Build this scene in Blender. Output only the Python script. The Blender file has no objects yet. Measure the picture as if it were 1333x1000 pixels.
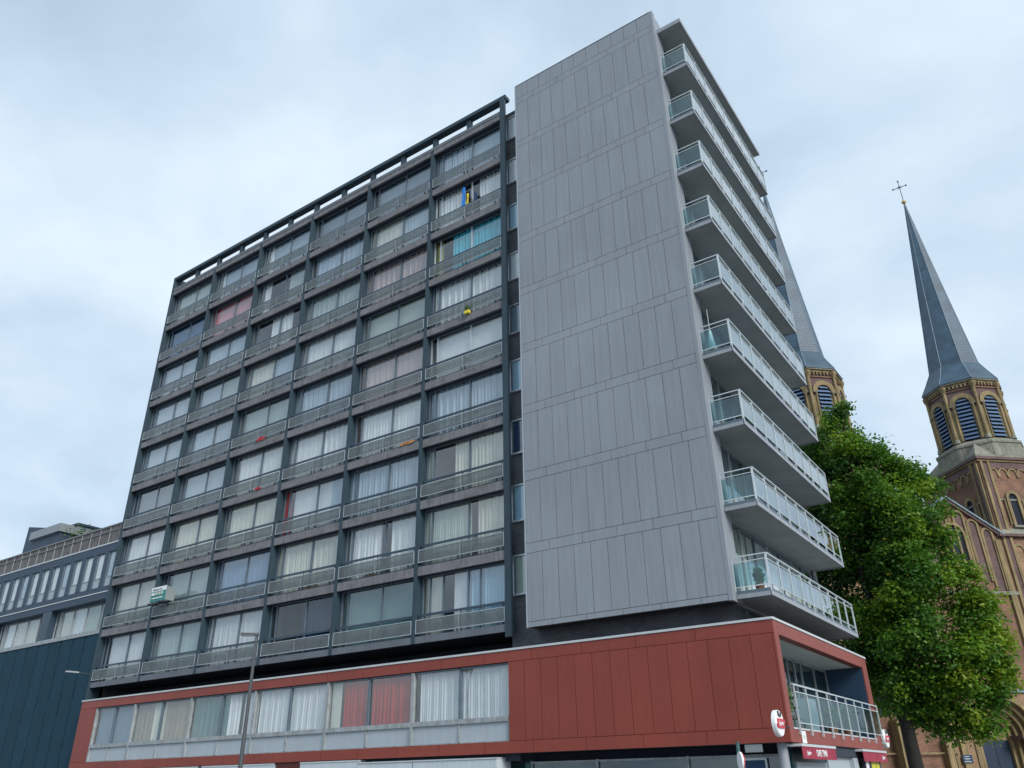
import bpy, bmesh, math, random
from mathutils import Vector, Matrix
R = math.radians
random.seed(11)
sc = bpy.context.scene
COL = sc.collection

# ------------------------------------------------------------------ camera
GZ = -1.40                                   # street level (heights below are measured from the lens datum)
YAW, PITCH, ROLL, F = -0.6018, 0.4676, -0.0166, 1030.01
CAM = Vector((44.672, -24.211, 0.380))
d_ = Vector((math.sin(YAW)*math.cos(PITCH), math.cos(YAW)*math.cos(PITCH), math.sin(PITCH)))
r_ = Vector((math.cos(YAW), -math.sin(YAW), 0)); u_ = r_.cross(d_)
r2 = r_*math.cos(ROLL)+u_*math.sin(ROLL); u2 = -r_*math.sin(ROLL)+u_*math.cos(ROLL)
cd = bpy.data.cameras.new('camera'); cam = bpy.data.objects.new('camera', cd); COL.objects.link(cam)
m = Matrix((r2, u2, -d_)).transposed().to_4x4(); m.translation = CAM
cam.matrix_world = m
cd.sensor_width = 36; cd.lens = F/1333*36; cd.clip_start = 0.1; cd.clip_end = 2000
sc.camera = cam
sc.view_settings.view_transform = 'Standard'; sc.view_settings.look = 'None'
sc.view_settings.gamma = 1; sc.view_settings.exposure = 0.26

# ------------------------------------------------------------------ sky and sun
SUN_EL, SUN_AZ = 32, 111                      # azimuth clockwise from +y
w = bpy.data.worlds.new('World'); sc.world = w; w.use_nodes = True
nt = w.node_tree; nt.nodes.clear(); N = nt.nodes.new; L = nt.links.new
out = N('ShaderNodeOutputWorld'); mx = N('ShaderNodeMixShader')
sky = N('ShaderNodeTexSky'); sky.sky_type = 'NISHITA'; sky.sun_disc = False
sky.sun_elevation = R(SUN_EL); sky.sun_rotation = R(SUN_AZ)
b1 = N('ShaderNodeBackground'); b1.inputs[1].default_value = 0.10; L(sky.outputs[0], b1.inputs[0])
tc = N('ShaderNodeTexCoord'); sep = N('ShaderNodeSeparateXYZ'); L(tc.outputs['Generated'], sep.inputs[0])
add = N('ShaderNodeMath'); add.operation = 'ADD'; add.inputs[1].default_value = 0.35; L(sep.outputs[2], add.inputs[0])
mxm = N('ShaderNodeMath'); mxm.operation = 'MAXIMUM'; mxm.inputs[1].default_value = 0.08; L(add.outputs[0], mxm.inputs[0])
dv = N('ShaderNodeVectorMath'); dv.operation = 'DIVIDE'; cb = N('ShaderNodeCombineXYZ')
for i in range(3): L(mxm.outputs[0], cb.inputs[i])
L(tc.outputs['Generated'], dv.inputs[0]); L(cb.outputs[0], dv.inputs[1])
n1 = N('ShaderNodeTexNoise'); n1.inputs['Scale'].default_value = 2.6; n1.inputs['Detail'].default_value = 6; n1.inputs['Roughness'].default_value = 0.50
n1.inputs['Distortion'].default_value = 0.25
mpp = N('ShaderNodeMapping'); mpp.inputs['Location'].default_value = (3.4, 1.7, 0.4)
L(dv.outputs[0], mpp.inputs[0]); L(mpp.outputs[0], n1.inputs['Vector'])
cr = N('ShaderNodeValToRGB'); el = cr.color_ramp.elements
el[0].position = 0.31; el[0].color = (0.40, 0.51, 0.64, 1)
el[1].position = 0.71; el[1].color = (0.72, 0.83, 0.92, 1)
e = el.new(0.50); e.color = (0.54, 0.67, 0.80, 1)
L(n1.outputs[0], cr.inputs[0])
b2 = N('ShaderNodeBackground'); b2.inputs[1].default_value = 1.0; L(cr.outputs[0], b2.inputs[0])
mx.inputs[0].default_value = 0.93; L(b1.outputs[0], mx.inputs[1]); L(b2.outputs[0], mx.inputs[2]); L(mx.outputs[0], out.inputs[0])
sd = bpy.data.lights.new('sun', 'SUN'); sd.energy = 2.4; sd.angle = R(25); sd.color = (1.0, 0.95, 0.88)
so = bpy.data.objects.new('sun', sd); COL.objects.link(so)
sv = Vector((math.sin(R(SUN_AZ))*math.cos(R(SUN_EL)), math.cos(R(SUN_AZ))*math.cos(R(SUN_EL)), math.sin(R(SUN_EL))))
so.rotation_euler = sv.to_track_quat('Z', 'Y').to_euler()

# ------------------------------------------------------------------ materials
MATS = {}
def mat(name, col, rough=0.6, var=0.10, scale=1.5, metal=0.0, spec=0.5, streak=0.0, bump=0.0, bscale=40, dirt=None, tone=0.0, trans=0.0):
    if name in MATS: return MATS[name]
    m = bpy.data.materials.new(name); m.use_nodes = True; t = m.node_tree; t.nodes.clear()
    N = t.nodes.new; L = t.links.new
    o = N('ShaderNodeOutputMaterial'); p = N('ShaderNodeBsdfPrincipled')
    p.inputs['Roughness'].default_value = rough; p.inputs['Metallic'].default_value = metal
    p.inputs['Specular IOR Level'].default_value = spec
    tc = N('ShaderNodeTexCoord'); n = N('ShaderNodeTexNoise'); n.inputs['Scale'].default_value = scale; n.inputs['Detail'].default_value = 6
    L(tc.outputs['Object'], n.inputs['Vector'])
    mr = N('ShaderNodeMapRange'); mr.inputs[1].default_value = 0.3; mr.inputs[2].default_value = 0.7
    mr.inputs[3].default_value = 1-var; mr.inputs[4].default_value = 1+var; L(n.outputs[0], mr.inputs[0])
    val = mr.outputs[0]
    if streak:
        mp = N('ShaderNodeMapping'); mp.inputs['Scale'].default_value = (7, 7, 0.35); L(tc.outputs['Object'], mp.inputs[0])
        n2 = N('ShaderNodeTexNoise'); n2.inputs['Scale'].default_value = 1.3; n2.inputs['Detail'].default_value = 5; L(mp.outputs[0], n2.inputs['Vector'])
        m2 = N('ShaderNodeMapRange'); m2.inputs[1].default_value = 0.35; m2.inputs[2].default_value = 0.7; m2.inputs[3].default_value = 1; m2.inputs[4].default_value = 1-streak
        L(n2.outputs[0], m2.inputs[0]); mu = N('ShaderNodeMath'); mu.operation = 'MULTIPLY'; L(val, mu.inputs[0]); L(m2.outputs[0], mu.inputs[1]); val = mu.outputs[0]
    if tone:
        at = N('ShaderNodeAttribute'); at.attribute_name = 'tone'
        m3 = N('ShaderNodeMapRange'); m3.inputs[3].default_value = 1-tone; m3.inputs[4].default_value = 1+tone; L(at.outputs['Fac'], m3.inputs[0])
        mu = N('ShaderNodeMath'); mu.operation = 'MULTIPLY'; L(val, mu.inputs[0]); L(m3.outputs[0], mu.inputs[1]); val = mu.outputs[0]
    sc_ = N('ShaderNodeVectorMath'); sc_.operation = 'SCALE'; sc_.inputs[0].default_value = col; L(val, sc_.inputs['Scale'])
    c = sc_.outputs[0]
    if dirt:
        n4 = N('ShaderNodeTexNoise'); n4.inputs['Scale'].default_value = 3.1; n4.inputs['Detail'].default_value = 8; L(tc.outputs['Object'], n4.inputs['Vector'])
        r4 = N('ShaderNodeMapRange'); r4.inputs[1].default_value = 0.52; r4.inputs[2].default_value = 0.66; r4.inputs[4].default_value = 0.75; L(n4.outputs[0], r4.inputs[0])
        mc = N('ShaderNodeMix'); mc.data_type = 'RGBA'; L(r4.outputs[0], mc.inputs[0]); L(c, mc.inputs[6]); mc.inputs[7].default_value = (*dirt, 1); c = mc.outputs[2]
    L(c, p.inputs['Base Color'])
    if bump:
        n3 = N('ShaderNodeTexNoise'); n3.inputs['Scale'].default_value = bscale; n3.inputs['Detail'].default_value = 4; L(tc.outputs['Object'], n3.inputs['Vector'])
        bp = N('ShaderNodeBump'); bp.inputs['Strength'].default_value = bump; bp.inputs['Distance'].default_value = 0.02
        L(n3.outputs[0], bp.inputs['Height']); L(bp.outputs[0], p.inputs['Normal'])
    if trans:
        tl = N('ShaderNodeBsdfTranslucent'); L(c, tl.inputs[0]); ms = N('ShaderNodeMixShader'); ms.inputs[0].default_value = trans
        L(p.outputs[0], ms.inputs[1]); L(tl.outputs[0], ms.inputs[2]); L(ms.outputs[0], o.inputs[0])
    else: L(p.outputs[0], o.inputs[0])
    MATS[name] = m; return m

def brick(name, c1, c2, mortar, bw=0.22, bh=0.065, rough=0.85):
    m = bpy.data.materials.new(name); m.use_nodes = True; t = m.node_tree; t.nodes.clear(); N = t.nodes.new; L = t.links.new
    o = N('ShaderNodeOutputMaterial'); p = N('ShaderNodeBsdfPrincipled'); p.inputs['Roughness'].default_value = rough
    tc = N('ShaderNodeTexCoord'); s = N('ShaderNodeSeparateXYZ'); L(tc.outputs['Object'], s.inputs[0])
    a = N('ShaderNodeMath'); a.operation = 'ADD'; L(s.outputs[0], a.inputs[0]); L(s.outputs[1], a.inputs[1])
    c = N('ShaderNodeCombineXYZ'); L(a.outputs[0], c.inputs[0]); L(s.outputs[2], c.inputs[1])
    b = N('ShaderNodeTexBrick'); L(c.outputs[0], b.inputs['Vector'])
    b.inputs['Color1'].default_value = (*c1, 1); b.inputs['Color2'].default_value = (*c2, 1); b.inputs['Mortar'].default_value = (*mortar, 1)
    b.inputs['Scale'].default_value = 1; b.inputs['Mortar Size'].default_value = 0.008; b.inputs['Brick Width'].default_value = bw; b.inputs['Row Height'].default_value = bh
    n = N('ShaderNodeTexNoise'); n.inputs['Scale'].default_value = 0.9; n.inputs['Detail'].default_value = 7; L(tc.outputs['Object'], n.inputs['Vector'])
    mr = N('ShaderNodeMapRange'); mr.inputs[1].default_value = .3; mr.inputs[2].default_value = .7; mr.inputs[3].default_value = 0.72; mr.inputs[4].default_value = 1.3; L(n.outputs[0], mr.inputs[0])
    sc_ = N('ShaderNodeVectorMath'); sc_.operation = 'SCALE'; L(b.outputs[0], sc_.inputs[0]); L(mr.outputs[0], sc_.inputs['Scale']); L(sc_.outputs[0], p.inputs['Base Color'])
    bp = N('ShaderNodeBump'); bp.inputs['Strength'].default_value = .5; bp.inputs['Distance'].default_value = 0.01; L(b.outputs['Fac'], bp.inputs['Height']); bp.invert = True; L(bp.outputs[0], p.inputs['Normal'])
    L(p.outputs[0], o.inputs[0]); MATS[name] = m; return m

def glass(name, tint=(0.75, 0.85, 0.85), base=0.14, gain=1.0, rough=0.015, wav=0.03, diff=None, dfac=0.0):
    m = bpy.data.materials.new(name); m.use_nodes = True; t = m.node_tree; t.nodes.clear(); N = t.nodes.new; L = t.links.new
    o = N('ShaderNodeOutputMaterial'); tr = N('ShaderNodeBsdfTransparent'); tr.inputs[0].default_value = (*tint, 1)
    g = N('ShaderNodeBsdfGlossy'); g.inputs['Roughness'].default_value = rough
    lw = N('ShaderNodeLayerWeight'); lw.inputs[0].default_value = .5; pw = N('ShaderNodeMath'); pw.operation = 'POWER'; pw.inputs[1].default_value = 4.0; L(lw.outputs['Facing'], pw.inputs[0])
    ma = N('ShaderNodeMath'); ma.operation = 'MULTIPLY_ADD'; ma.inputs[1].default_value = gain; ma.inputs[2].default_value = base; ma.use_clamp = True
    L(pw.outputs[0], ma.inputs[0])
    tc = N('ShaderNodeTexCoord'); n = N('ShaderNodeTexNoise'); n.inputs['Scale'].default_value = 0.9; n.inputs['Detail'].default_value = 1; L(tc.outputs['Object'], n.inputs['Vector'])
    bp = N('ShaderNodeBump'); bp.inputs['Strength'].default_value = wav; bp.inputs['Distance'].default_value = 0.3; L(n.outputs[0], bp.inputs['Height']); L(bp.outputs[0], g.inputs['Normal'])
    ms = N('ShaderNodeMixShader'); L(ma.outputs[0], ms.inputs[0]); L(tr.outputs[0], ms.inputs[1]); L(g.outputs[0], ms.inputs[2]); s = ms.outputs[0]
    if diff:
        df = N('ShaderNodeBsdfDiffuse'); n5 = N('ShaderNodeTexNoise'); n5.inputs['Scale'].default_value = 2.2; n5.inputs['Detail'].default_value = 6; L(tc.outputs['Object'], n5.inputs['Vector'])
        mr = N('ShaderNodeMapRange'); mr.inputs[1].default_value = .3; mr.inputs[2].default_value = .7; mr.inputs[3].default_value = .8; mr.inputs[4].default_value = 1.2; L(n5.outputs[0], mr.inputs[0])
        sc_ = N('ShaderNodeVectorMath'); sc_.operation = 'SCALE'; sc_.inputs[0].default_value = diff; L(mr.outputs[0], sc_.inputs['Scale']); L(sc_.outputs[0], df.inputs[0])
        m2 = N('ShaderNodeMixShader'); m2.inputs[0].default_value = dfac; L(s, m2.inputs[1]); L(df.outputs[0], m2.inputs[2]); s = m2.outputs[0]
    L(s, o.inputs[0]); MATS[name] = m; return m

M = MATS
mat('steel_slate', (0.026, 0.055, 0.076), 0.6, .12, 2, streak=.15)
mat('fascia_concrete', (0.215, 0.215, 0.23), 0.85, .14, 1.2, streak=.30, bump=.2, bscale=25, dirt=(0.12, 0.12, 0.125))
mat('coping_concrete', (0.15, 0.17, 0.20), 0.85, .14, 1.2, streak=.2)
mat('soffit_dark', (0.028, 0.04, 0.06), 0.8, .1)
mat('alu_light', (0.50, 0.55, 0.59), 0.35, .05, 3, metal=.35)
mat('alu_frame', (0.11, 0.15, 0.19), 0.45, .1, 3)
mat('alu_mid', (0.36, 0.40, 0.42), 0.5, .12, 3, streak=.3, dirt=(.25, .24, .22))
mat('handrail_dark', (0.030, 0.055, 0.085), 0.4, .1)
mat('interior', (0.34, 0.37, 0.38), 0.9, .06)
mat('interior_dark', (0.05, 0.07, 0.09), 0.9, .06)
mat('panel_grey', (0.270, 0.300, 0.335), 0.5, .08, .3, tone=.035, streak=.12, bump=.05, bscale=60)
mat('panel_joint', (0.05, 0.06, 0.07), 0.8, .05)
mat('panel_edge', (0.36, 0.40, 0.45), 0.4, .04)
mat('red_panel', (0.255, 0.050, 0.032), 0.42, .09, .5, tone=.06, streak=.10, spec=.4)
mat('red_joint', (0.09, 0.02, 0.018), 0.8, .05)
mat('white_trim', (0.52, 0.55, 0.57), 0.4, .05)
mat('balcony_concrete', (0.29, 0.31, 0.315), 0.85, .12, .9, dirt=(.27, .29, .29), bump=.1)
mat('balcony_edge', (0.33, 0.36, 0.40), 0.6, .08, 2, streak=.15)
mat('rail_galv', (0.62, 0.68, 0.70), 0.35, .08, 5, metal=.3)
mat('white_ceiling', (0.60, 0.62, 0.60), 0.8, .05)
mat('navy_wall', (0.015, 0.05, 0.10), 0.6, .1)
mat('dark_plank', (0.009, 0.046, 0.076), 0.7, .10, .8, tone=.06, streak=.12, spec=.25)
mat('slate_band', (0.038, 0.066, 0.105), 0.6, .08, 1)
mat('brown_band', (0.155, 0.145, 0.15), 0.8, .25, 2.5, streak=.3)
mat('window_grey_panel', (0.40, 0.46, 0.50), 0.5, .05, 1, streak=.08)
mat('asphalt', (0.05, 0.05, 0.052), 0.9, .2, 2, bump=.4, bscale=60)
mat('paving', (0.24, 0.235, 0.225), 0.9, .2, 1.5, bump=.3, bscale=30)
mat('kerb', (0.33, 0.33, 0.32), 0.85, .12, 2)
mat('paint_white', (0.75, 0.75, 0.73), 0.7, .1, 8)
mat('spire_lead', (0.16, 0.24, 0.30), 0.5, .12, 2)
mat('stone_yellow', (0.31, 0.235, 0.12), 0.85, .30, .7, streak=.5, bump=.3, bscale=8)
mat('stone_grey', (0.27, 0.27, 0.22), 0.9, .22, .8, streak=.35, bump=.4, bscale=6, dirt=(.15, .17, .12))
mat('louvre_blue', (0.10, 0.17, 0.29), 0.6, .1, 2)
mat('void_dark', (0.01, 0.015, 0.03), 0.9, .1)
mat('door_blue', (0.006, 0.022, 0.055), 0.5, .15, 3)
mat('gilt', (0.55, 0.38, 0.15), 0.4, .1)
mat('iron_dark', (0.03, 0.035, 0.05), 0.5, .1)
mat('bark', (0.022, 0.02, 0.018), 0.9, .3, 4, bump=1, bscale=14)
mat('lamp_grey', (0.07, 0.08, 0.09), 0.5, .1)
mat('lamp_lens', (0.35, 0.38, 0.36), 0.3, .05)
mat('sign_teal', (0.01, 0.22, 0.20), 0.4, .05)
mat('sign_grey', (0.25, 0.29, 0.30), 0.5, .1)
mat('sign_white', (0.82, 0.84, 0.85), 0.4, .03)
mat('beer_red', (0.55, 0.03, 0.05), 0.4, .04)
mat('awning_red', (0.30, 0.03, 0.06), 0.8, .10, 4)
mat('yellow_sign', (0.55, 0.55, 0.03), 0.5, .05)
mat('shop_teal', (0.01, 0.075, 0.08), 0.4, .1)
mat('shop_fascia', (0.55, 0.62, 0.66), 0.4, .05, 1, streak=.1)
mat('post_green', (0.05, 0.13, 0.14), 0.5, .05)
mat('leaf_small', (0.06, 0.14, 0.03), 0.7, .3, 6)
mat('wood_slats', (0.16, 0.14, 0.12), 0.8, .2, 5)
mat('terracotta', (0.35, 0.13, 0.07), 0.8, .1)
mat('roof_felt', (0.09, 0.09, 0.10), 0.9, .2)
brick('brick_dark', (0.050, 0.062, 0.075), (0.085, 0.09, 0.10), (0.13, 0.14, 0.15))
brick('spire_slate', (0.042, 0.085, 0.130), (0.050, 0.095, 0.140), (0.034, 0.070, 0.108), .5, .28, .5)
brick('brick_church', (0.24, 0.115, 0.070), (0.15, 0.075, 0.055), (0.26, 0.18, 0.12), .24, .075)
brick('brick_purple', (0.15, 0.085, 0.075), (0.10, 0.062, 0.065), (0.16, 0.12, 0.12), .24, .075)
brick('brick_sand', (0.33, 0.20, 0.11), (0.24, 0.14, 0.08), (0.32, 0.24, 0.15), .24, .075)
glass('win_glass', (0.92, 0.96, 0.97), .19, .8)
glass('win_glass_dark', (0.50, 0.66, 0.74), .12, .8)
glass('loggia_glass', (0.55, 0.70, 0.72), .08, .8)
glass('rail_glass', (0.62, 0.80, 0.82), .10, 1.6, .02, .05)
glass('loggia_rail_glass', (0.70, 0.84, 0.85), .05, .35, .03, .05)
glass('wired_glass', (0.75, 0.8, 0.8), .05, .6, .10, .05, (0.19, 0.21, 0.215), .42)
CUR = dict(w=(.92, .94, .94), c=(.80, .80, .70), g=(.52, .62, .60), b=(.52, .64, .74), d=(.26, .35, .42), r=(.70, .05, .06), p=(.80, .40, .42),
           k=(.68, .55, .54), t=(.10, .66, .80), y=(.50, .50, .08), n=(.05, .10, .19), B=(.30, .44, .62), s=(.50, .72, .86), e=(.58, .66, .58), m=(.42, .37, .28), z=(.13, .27, .27), o=(.50, .030, .015), x=(.22,.11,.09))
for q, c in CUR.items(): mat('curtain_'+q, c, .95, .05, 3, trans=.15, spec=.1)

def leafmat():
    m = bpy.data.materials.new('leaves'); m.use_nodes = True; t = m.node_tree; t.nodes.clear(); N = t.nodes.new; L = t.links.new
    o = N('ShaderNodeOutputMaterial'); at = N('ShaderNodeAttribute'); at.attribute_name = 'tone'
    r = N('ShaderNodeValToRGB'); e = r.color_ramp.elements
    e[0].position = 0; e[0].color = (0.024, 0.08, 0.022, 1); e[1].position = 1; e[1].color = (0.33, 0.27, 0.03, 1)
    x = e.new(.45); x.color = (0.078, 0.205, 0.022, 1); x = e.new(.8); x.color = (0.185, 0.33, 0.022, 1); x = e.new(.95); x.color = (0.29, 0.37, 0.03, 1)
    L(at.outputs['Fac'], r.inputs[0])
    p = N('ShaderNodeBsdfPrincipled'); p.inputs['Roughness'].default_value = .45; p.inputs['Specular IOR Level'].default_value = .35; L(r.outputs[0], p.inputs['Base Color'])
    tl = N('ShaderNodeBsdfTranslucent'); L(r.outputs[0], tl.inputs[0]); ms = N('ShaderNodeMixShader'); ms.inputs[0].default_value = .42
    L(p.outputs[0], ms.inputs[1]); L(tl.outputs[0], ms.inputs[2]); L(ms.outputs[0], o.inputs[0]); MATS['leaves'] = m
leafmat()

# ------------------------------------------------------------------ mesh helper
class MB:
    def __init__(s, T=None): s.v = []; s.f = []; s.m = []; s.t = []; s.mats = []; s.T = T; s.smooth = []
    def mi(s, m):
        if m not in s.mats: s.mats.append(m)
        return s.mats.index(m)
    def add(s, vs, fs, m, tone=.5, smooth=False):
        b = len(s.v); T = s.T
        s.v += [tuple(T(*p)) if T else tuple(p) for p in vs]
        k = s.mi(m)
        for f in fs: s.f.append([b+i for i in f]); s.m.append(k); s.t.append(tone); s.smooth.append(smooth)
    def box(s, x0, x1, y0, y1, z0, z1, m, tone=.5):
        vs = [(x, y, z) for x in (x0, x1) for y in (y0, y1) for z in (z0, z1)]
        s.add(vs, [(0, 1, 3, 2), (4, 6, 7, 5), (0, 4, 5, 1), (2, 3, 7, 6), (0, 2, 6, 4), (1, 5, 7, 3)], m, tone); return s
    def quad(s, a, b, c, d, m, tone=.5): s.add([a, b, c, d], [(0, 1, 2, 3)], m, tone); return s
    def cyl(s, p0, p1, r0, r1, m, n=12, cap=True):
        p0, p1 = Vector(p0), Vector(p1); ax = (p1-p0).normalized(); a = ax.orthogonal().normalized(); b = ax.cross(a)
        vs = []
        for p, r in ((p0, r0), (p1, r1)):
            for i in range(n): t = 2*math.pi*i/n; vs.append(p+(a*math.cos(t)+b*math.sin(t))*r)
        s.add(vs, [(i, (i+1) % n, n+(i+1) % n, n+i) for i in range(n)], m, smooth=n > 8)
        if cap: s.add(vs, [tuple(range(n))[::-1], tuple(range(n, 2*n))], m)
        return s
    def sphere(s, c, r, m, n=14, sq=(1, 1, 1)):
        vs = []; fs = []
        for j in range(n+1):
            for i in range(n):
                a = math.pi*j/n; b = 2*math.pi*i/n
                vs.append((c[0]+r*sq[0]*math.sin(a)*math.cos(b), c[1]+r*sq[1]*math.sin(a)*math.sin(b), c[2]+r*sq[2]*math.cos(a)))
        for j in range(n):
            for i in range(n): fs.append((j*n+i, j*n+(i+1) % n, (j+1)*n+(i+1) % n, (j+1)*n+i))
        s.add(vs, fs, m, smooth=True); return s
    def prism(s, poly, z0, z1, m, z1poly=None, tone=.5):      # poly in xy
        n = len(poly); q = z1poly or poly
        vs = [(x, y, z0) for x, y in poly]+[(x, y, z1) for x, y in q]
        s.add(vs, [(i, (i+1) % n, n+(i+1) % n, n+i) for i in range(n)]+[tuple(range(n))[::-1], tuple(range(n, 2*n))], m, tone); return s
    def prismy(s, poly, y0, y1, m, tone=.5):                 # poly in xz
        n = len(poly)
        vs = [(x, y0, z) for x, z in poly]+[(x, y1, z) for x, z in poly]
        s.add(vs, [(i, (i+1) % n, n+(i+1) % n, n+i) for i in range(n)]+[tuple(range(n))[::-1], tuple(range(n, 2*n))], m, tone); return s
    def arch(s, cx, zb, zs, ri, ro, y0, y1, m, n=14):        # ring with legs, front at y0 (lower y = outside)
        pi, po = [], []
        if zb < zs: pi.append((cx-ri, zb)); po.append((cx-ro, zb))
        for i in range(n+1):
            a = math.pi*(1-i/n); pi.append((cx+ri*math.cos(a), zs+ri*math.sin(a))); po.append((cx+ro*math.cos(a), zs+ro*math.sin(a)))
        if zb < zs: pi.append((cx+ri, zb)); po.append((cx+ro, zb))
        k = len(pi); vs = [(x, y0, z) for x, z in pi]+[(x, y0, z) for x, z in po]+[(x, y1, z) for x, z in pi]+[(x, y1, z) for x, z in po]
        fs = []
        for i in range(k-1):
            fs += [(i, k+i, k+i+1, i+1), (i, i+1, 2*k+i+1, 2*k+i), (k+i, 3*k+i, 3*k+i+1, k+i+1)]
        fs += [(0, 2*k, 3*k, k), (k-1, 2*k-1, 4*k-1, 3*k-1)]
        s.add(vs, fs, m); return s
    def archpanel(s, cx, zb, zs, r, y, m, n=14):
        pts = [(cx-r, y, zb)]+[(cx+r*math.cos(math.pi*(1-i/n)), y, zs+r*math.sin(math.pi*(1-i/n))) for i in range(n+1)]+[(cx+r, y, zb)]
        s.add(pts, [tuple(range(len(pts)))], m); return s
    def build(s, name, parent=None):
        me = bpy.data.meshes.new(name); me.from_pydata(s.v, [], s.f)
        for k in s.mats: me.materials.append(MATS[k])
        me.polygons.foreach_set('material_index', s.m); me.polygons.foreach_set('use_smooth', s.smooth)
        a = me.attributes.new('tone', 'FLOAT', 'FACE'); a.data.foreach_set('value', s.t)
        me.update(); o = bpy.data.objects.new(name, me); COL.objects.link(o)
        if parent: o.parent = parent
        return o
def empty(name, loc=(0, 0, 0), rz=0, parent=None):
    o = bpy.data.objects.new(name, None); o.location = loc; o.rotation_euler = (0, 0, rz); o.empty_display_size = .5; COL.objects.link(o)
    if parent: o.parent = parent
    return o
def tag(o, label, cat, group=None):
    o['label'] = label; o['category'] = cat
    if group: o['group'] = group
    return o
def struct(o): o['kind'] = 'structure'; return o
def text_mesh(name, body, size, mname, matrix, parent=None, ext=.004, align='CENTER', sx=1.0, bold=0.0):
    cu = bpy.data.curves.new(name, 'FONT'); cu.body = body; cu.size = size; cu.extrude = ext; cu.align_x = align; cu.align_y = 'CENTER'; cu.offset = bold
    tmp = bpy.data.objects.new(name, cu); COL.objects.link(tmp); dg = bpy.context.evaluated_depsgraph_get()
    me = bpy.data.meshes.new_from_object(tmp.evaluated_get(dg)); bpy.data.objects.remove(tmp)
    me.transform(Matrix.Diagonal((sx, 1, 1, 1))); me.transform(matrix); me.materials.clear(); me.materials.append(MATS[mname]); me.name = name
    o = bpy.data.objects.new(name, me); COL.objects.link(o)
    if parent: o.parent = parent
    return o
def face_m(origin, right, up):          # text lying on a plane
    r = Vector(right).normalized(); u = Vector(up).normalized(); n = r.cross(u)
    m = Matrix((r, u, n)).transposed().to_4x4(); m.translation = Vector(origin); return m

# ------------------------------------------------------------------ ground, road, pavement
struct(MB().box(-600, 600, -600, 600, GZ-.6, GZ-.16, 'asphalt').build('ground'))
struct(MB().box(-120, 62, -18, -7, GZ-.16, GZ-.12, 'asphalt').build('road'))
mk = MB()
for i in range(40): mk.box(-110+i*4.2, -108+i*4.2, -12.56, -12.44, GZ-.12, GZ-.116, 'paint_white')
struct(mk.build('road_markings'))
p = MB(); p.box(-120, 37.4+4, -6.85, 90, GZ-.16, GZ, 'paving'); struct(p.build('pavement'))
p = MB(); p.box(-120, 62, -60, -18.15, GZ-.16, GZ, 'paving'); struct(p.build('far_pavement'))
p = MB(); p.box(41.55, 120, -6.85, 120, GZ-.16, GZ-.004, 'paving'); struct(p.build('church_square'))
p = MB(); p.box(-120, 120, -7, -6.85, GZ-.16, GZ+.0, 'kerb'); p.box(-120, 62, -18.15, -18, GZ-.16, GZ, 'kerb'); struct(p.build('kerb'))

# ------------------------------------------------------------------ main apartment building
B = empty('apartment_building', (0, 0, GZ))
tag(B, 'eleven-storey grey apartment block with a gridded glass front, balconies and a red-clad first floor', 'building')
class PB(MB):                                # builds in world heights, parented to B whose origin sits at street level
    def build(s, name, parent=None, root=B):
        if parent is None: parent = root
        s.v = [(x, y, z-GZ) for x, y, z in s.v]
        return MB.build(s, name, parent)
W = 4.6119; H = 2.8; XE = 27.55
# shell
sh = PB()
sh.box(0.05, 28.3, 3.4, 3.5, 5.0, 30.6, 'interior')              # rear wall of the front rooms
sh.box(0.05, .2, .6, 11, 4.6, 30.8, 'brick_dark'); sh.box(.05, 36, 10.9, 11, -1.4, 30.8, 'brick_dark')
sh.box(.2, 28.3, 3.5, 10.9, 30.4, 30.6, 'roof_felt')
sh.box(0.3, 27.9, 2.2, 2.3, 4.58, 5.3, 'soffit_dark')             # recessed wall in the gap above the podium
sh.build('rear_wall')
# floors & partitions
fl = PB()
for k in range(10):
    z = 5.14+H*k if k else 5.34
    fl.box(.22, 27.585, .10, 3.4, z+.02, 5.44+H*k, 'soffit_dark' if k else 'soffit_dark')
fl.build('floor_slabs')
pt = PB()
for i in range(1, 6): pt.box(i*W-.02, i*W+.14, .46, 3.4, 5.44, 30.3, 'interior')
pt.box(27.62, 27.68, 1.2, 3.4, 5.44, 30.3, 'interior')
pt.build('partition_wall')
# columns
for i in range(7):
    x = i*W; c = PB()
    if i == 0: c.box(-.02, .20, -.02, .75, 4.62, 31.80, 'steel_slate')
    elif i == 6: c.box(27.59, 27.87, -.04, .10, 5.10, 31.80, 'steel_slate')
    else: c.box(x-.005, x+.165, -.02, .46, 5.30, 30.60, 'steel_slate')
    c.build('column')
# fascias
for k in range(10):
    f = PB()
    for i in range(6):
        x0 = i*W+.178; x1 = (i+1)*W-.008 if i < 5 else 27.577
        if i == 0: x0 = .203
        b, t = (5.14+H*k, 5.50+H*k) if k else (5.30, 5.56)
        mid = (x0+x1)/2; mm = 'fascia_concrete' if k else 'coping_concrete'
        f.box(x0, mid-.006, 0.0, .10, b, t, mm, random.random()); f.box(mid+.006, x1, 0.0, .10, b, t, mm, random.random()); f.box(mid-.006, mid+.006, .02, .1, b, t, 'soffit_dark')
        if 0 < k < 9:   # slab edge line / gutter under railing
            f.box(x0, x1, .03, .1, t, t+.05, 'soffit_dark')
    f.build('fascia')
# roof coping, pergola beam and stubs
r = PB(); r.box(.203, 27.577, -.02, .34, 30.64, 30.86, 'coping_concrete'); r.box(.203, 27.577, .34, 4, 30.60, 30.72, 'roof_felt'); r.build('roof_coping')
r = PB(); r.box(-.02, 27.93, -.03, .36, 31.60, 31.82, 'steel_slate'); r.build('roof_beam')
for i in range(1, 12):
    x = i*W/2+.12 if i != 12 else 0
    PB().box(x-.13, x+.13, .10, .30, 30.86, 31.60, 'steel_slate').build('beam_post')

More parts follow.
